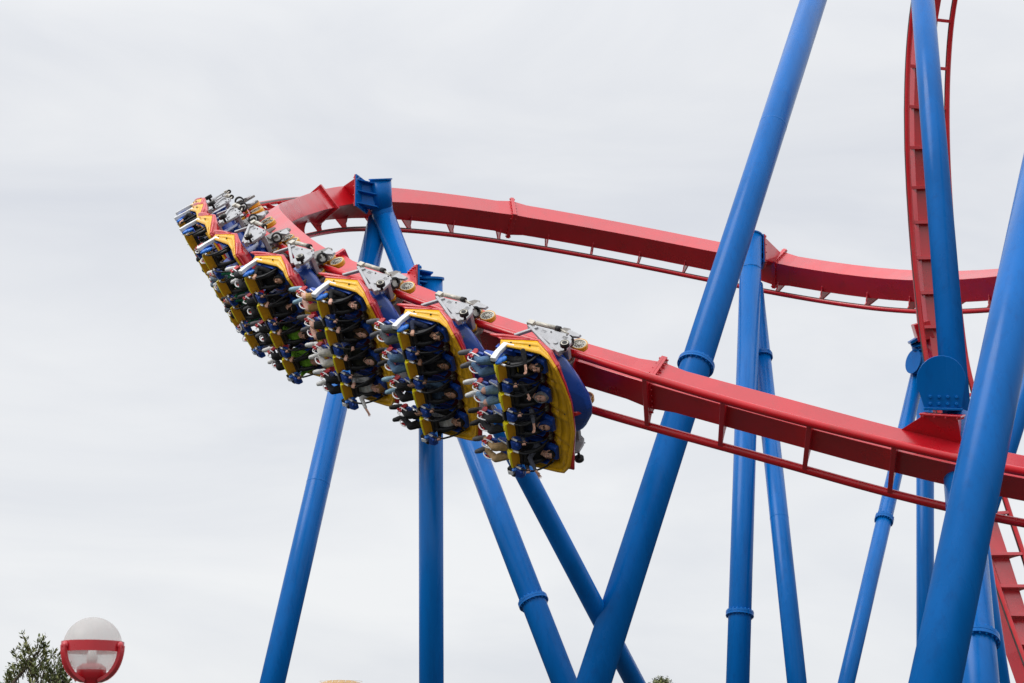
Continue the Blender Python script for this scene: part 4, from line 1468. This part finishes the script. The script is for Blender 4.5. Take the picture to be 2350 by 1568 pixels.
_r = _t.nodes.new('ShaderNodeMapRange'); _r.inputs['To Min'].default_value = .38; _r.inputs['To Max'].default_value = .58
_t.links.new(_n.outputs['Fac'], _r.inputs['Value']); _t.links.new(_r.outputs['Result'], _m2.inputs['Fac'])
_m1.inputs['Fac'].default_value = .62
_t.links.new(_p.outputs['BSDF'], _m1.inputs[1]); _t.links.new(_tr.outputs['BSDF'], _m1.inputs[2])
_t.links.new(_m1.outputs['Shader'], _m2.inputs[1]); _t.links.new(_tp.outputs['BSDF'], _m2.inputs[2])
_t.links.new(_m2.outputs['Shader'], _t.nodes['Material Output'].inputs['Surface'])
mb = MB()
prof = []
for k in range(41):
    a = math.pi * k / 40
    r_ = RL * math.sin(a); z_ = RL * math.cos(a)
    if z_ < 0:
        r_ = RL * math.sin(a) * (1 - .13 * (-z_ / RL)); z_ *= 1.14
    if z_ < -RL * .82:
        break
    prof.append((max(r_, .001), zc + z_))
rb, zb = prof[-1]
mb.lathe(prof, (0, 0, 0), (0, 0, 1), 48)
globe = mb.build('globe', gm_, lamp)
lampred = mat('red_lamp_metal', (.50, .010, .020), .35, 1.55, var=.1, vscale=6, coat=.2)
mb = MB()
RB = RL * 1.065
mb.lathe([(RB - .012, zc + .035), (RB, zc + .035), (RB, zc - .045), (RB - .012, zc - .045), (RB - .012, zc + .035)], (0, 0, 0), (0, 0, 1), 64, smooth=False)
band = mb.build('band', lampred, lamp)
for q_ in (-57, 57, 123, 237):
    mb = MB()
    a = R(q_ + 12) - R(90)
    d = np.array((math.cos(a), math.sin(a), 0)); s_ = np.array((-math.sin(a), math.cos(a), 0))
    pts = []
    for k in range(15):
        f_ = k / 14
        z_ = -.0 - f_ * RL * 1.16
        r_ = RB * math.sqrt(max(0.02, 1 - (f_ * .97) ** 2.2)) * 1.02 + .012
        pts.append(d * r_ + np.array((0, 0, zc + z_)))
    vs = []
    for k, p_ in enumerate(pts):
        tn = nrm(pts[min(k + 1, 14)] - pts[max(k - 1, 0)]); nn_ = np.cross(s_, tn)
        vs += [p_ + s_ * .029 + nn_ * .013, p_ - s_ * .029 + nn_ * .013, p_ - s_ * .029 - nn_ * .013, p_ + s_ * .029 - nn_ * .013]
    fs = [(4 * k + j, 4 * k + (j + 1) % 4, 4 * k + 4 + (j + 1) % 4, 4 * k + 4 + j) for k in range(14) for j in range(4)] + [(3, 2, 1, 0), (56, 57, 58, 59)]
    mb.add(vs, fs)
    mb.build('strap', lampred, lamp)
    mb = MB()
    mb.lathe([(.034, 0), (.034, .012), (.024, .022), (.012, .030), (0, .030)], d * (RB + .002) + np.array((0, 0, zc - .005)), d, 20)
    mb.build('knob', lampred, lamp)
mb = MB()
mb.lathe([(.001, zb + .05), (.07, zb + .05), (.11, zb + .02), (.115, zb - .03), (.08, zb - .07), (.05, zb - .10), (.045, zb - .6), (.05, 1.0), (.09, .9), (.10, .1), (.18, .08), (.18, 0)], (0, 0, 0), (0, 0, 1), 32)
mb.build('post', lampred, lamp)
mb = MB()
mb.lathe([(.001, zc - .02), (.03, zc - .03), (.045, zc - .09), (.035, zc - .15), (.02, zb + .05)], (0, 0, 0), (0, 0, 1), 20)
mb.build('bulb', mat('milky_bulb', (.8, .8, .78), .3, var=.03), lamp)

# ------------------------------------------------------------------ trees
leaf_mats = [mat('pine_leaf', (.11, .135, .045), .6, var=.35, vscale=3), mat('pale_pine_leaf', (.22, .225, .075), .6, var=.3, vscale=3)]  # two leaf tones, picked at random per leaf
bark = mat('bark', (.09, .065, .045), .9, var=.3, vscale=8, bump=.4, bscale=30)


def tree(px, py_top, depth, width, label, seed, spread=1.0, sprays=120):
    rnd = random.Random(seed)
    tp = at(px, py_top, depth)
    h = float(tp[2])
    o = thing('tree', (float(tp[0]), float(tp[1]), 0))
    tag(o, label, 'tree', 'trees at the bottom edge')
    tk = MB()
    crown = MB()
    pts = [np.array((rnd.uniform(-.12, .12) * k, rnd.uniform(-.1, .1) * k, h * .97 * k / 6)) for k in range(7)]
    pts[0][:2] = 0; pts[-1][:2] = 0
    tk.tube(pts, [.16 * (1 - k / 6.4) + .012 for k in range(7)], 10)

    def spray(c, d, ln):
        """a shoot with rosettes of narrow leaves"""
        d = nrm(d)
        side = nrm(np.cross(d, (rnd.uniform(-1, 1), rnd.uniform(-1, 1), .3)))
        up_ = np.cross(side, d)
        tk.tube([c - d * .05, c + d * ln * .9], [.010, .004], 5, caps=False)
        for k in range(int(9 + 30 * ln)):
            f_ = rnd.uniform(.12, 1.0)
            a = rnd.uniform(0, 2 * math.pi)
            rad = side * math.cos(a) + up_ * math.sin(a)
            b0 = c + d * ln * f_
            ld = nrm(rad * rnd.uniform(.5, 1.1) + d * rnd.uniform(.3, 1.1))
            l_ = rnd.uniform(.07, .13); wv = np.cross(ld, rad + d * .3); wv = nrm(wv) * l_ * .17
            m_ = b0 + ld * l_ * .5 + rad * .008
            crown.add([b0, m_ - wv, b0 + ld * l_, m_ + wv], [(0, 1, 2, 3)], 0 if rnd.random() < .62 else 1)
    n = sprays
    for i in range(n):
        z = h - (rnd.random() ** 1.2) * h * .62
        below = h - z
        rmax = min(width, .12 + below * .48 * spread)
        a = rnd.uniform(0, 2 * math.pi)
        lump = .72 + .38 * mnoise.noise(Vector((math.cos(a) * 1.3 + seed, math.sin(a) * 1.3, z * .7)))
        r_ = rmax * lump * math.sqrt(rnd.uniform(.12, 1))
        root = np.array((0, 0, max(.6, z - r_ * .9)))
        tip_ = np.array((r_ * math.cos(a), r_ * math.sin(a), z))
        mid = (root + tip_) / 2 + np.array((0, 0, -.05)) * r_
        if i % 2 == 0:
            tk.tube([root, mid, tip_], [.035, .020, .010], 6, caps=False)
        dr = nrm(np.array((math.cos(a) * .45, math.sin(a) * .45, 1.0)))
        spray(tip_, dr, rnd.uniform(.22, .42))
        for k in range(2):
            off_ = np.array((rnd.uniform(-.2, .2), rnd.uniform(-.2, .2), rnd.uniform(-.32, .05)))
            spray(tip_ + off_, nrm(dr + np.array((rnd.uniform(-.5, .5), rnd.uniform(-.5, .5), 0))), rnd.uniform(.16, .32))
    spray(np.array((0, 0, h - .45)), (0, 0, 1), .46)
    tk.build('trunk', bark, o)
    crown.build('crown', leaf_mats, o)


tree(78, 1494, 36, 1.5, 'spiky green tree beside the globe lamp in the lower left corner', 11, 1.5, 66)
tree(132, 1542, 36.5, 0.8, 'small spiky green tree top half hidden behind the globe lamp', 5, 1.3, 60)
tree(1520, 1572, 80, 2.6, 'dark green tree top just showing at the bottom edge, right of the blue brace', 21, 3.6, 300)

# ------------------------------------------------------------------ orange domed roof with a railing, at the bottom edge
dc = at(782, 1560.5, 110)
hut = thing('domed_kiosk', (float(dc[0]), float(dc[1]), 0))
tag(hut, 'orange domed roof with a thin white railing, just showing at the bottom edge', 'kiosk')
px1 = 110 / F
mb = MB()
zt = float(dc[2])
mb.lathe([(.001, zt)] + [(r_ * px1, zt - (1 - math.sqrt(max(0, 1 - (r_ / 62.0) ** 2))) * 62 * px1 * .33) for r_ in (8, 16, 24, 32, 40, 48, 54, 58)] + [(58 * px1, zt - 1.2)], (0, 0, 0), (0, 0, 1), 48)
mb.build('roof', mat('orange_roof', (.44, .23, .04), .5, var=.15, vscale=1), hut)
mb = MB()
mb.lathe([(1.15, zt - 1.2), (1.15, 0)], (0, 0, 0), (0, 0, 1), 32)
mb.build('wall', mat('pale_wall', (.55, .5, .42), .7), hut)
mb = MB()
rr_ = 49 * px1
for dz in (.05, .16):
    mb.tube([(rr_ * math.cos(2 * math.pi * j / 40), rr_ * math.sin(2 * math.pi * j / 40), zt - .24 + dz) for j in range(40)], .012, 6, closed=True)
for j in range(20):
    a = 2 * math.pi * j / 20
    mb.cyl((rr_ * math.cos(a), rr_ * math.sin(a), zt - .5), (rr_ * math.cos(a), rr_ * math.sin(a), zt - .08), .012, n=6)
mb.build('railing', M['whitemetal'], hut)
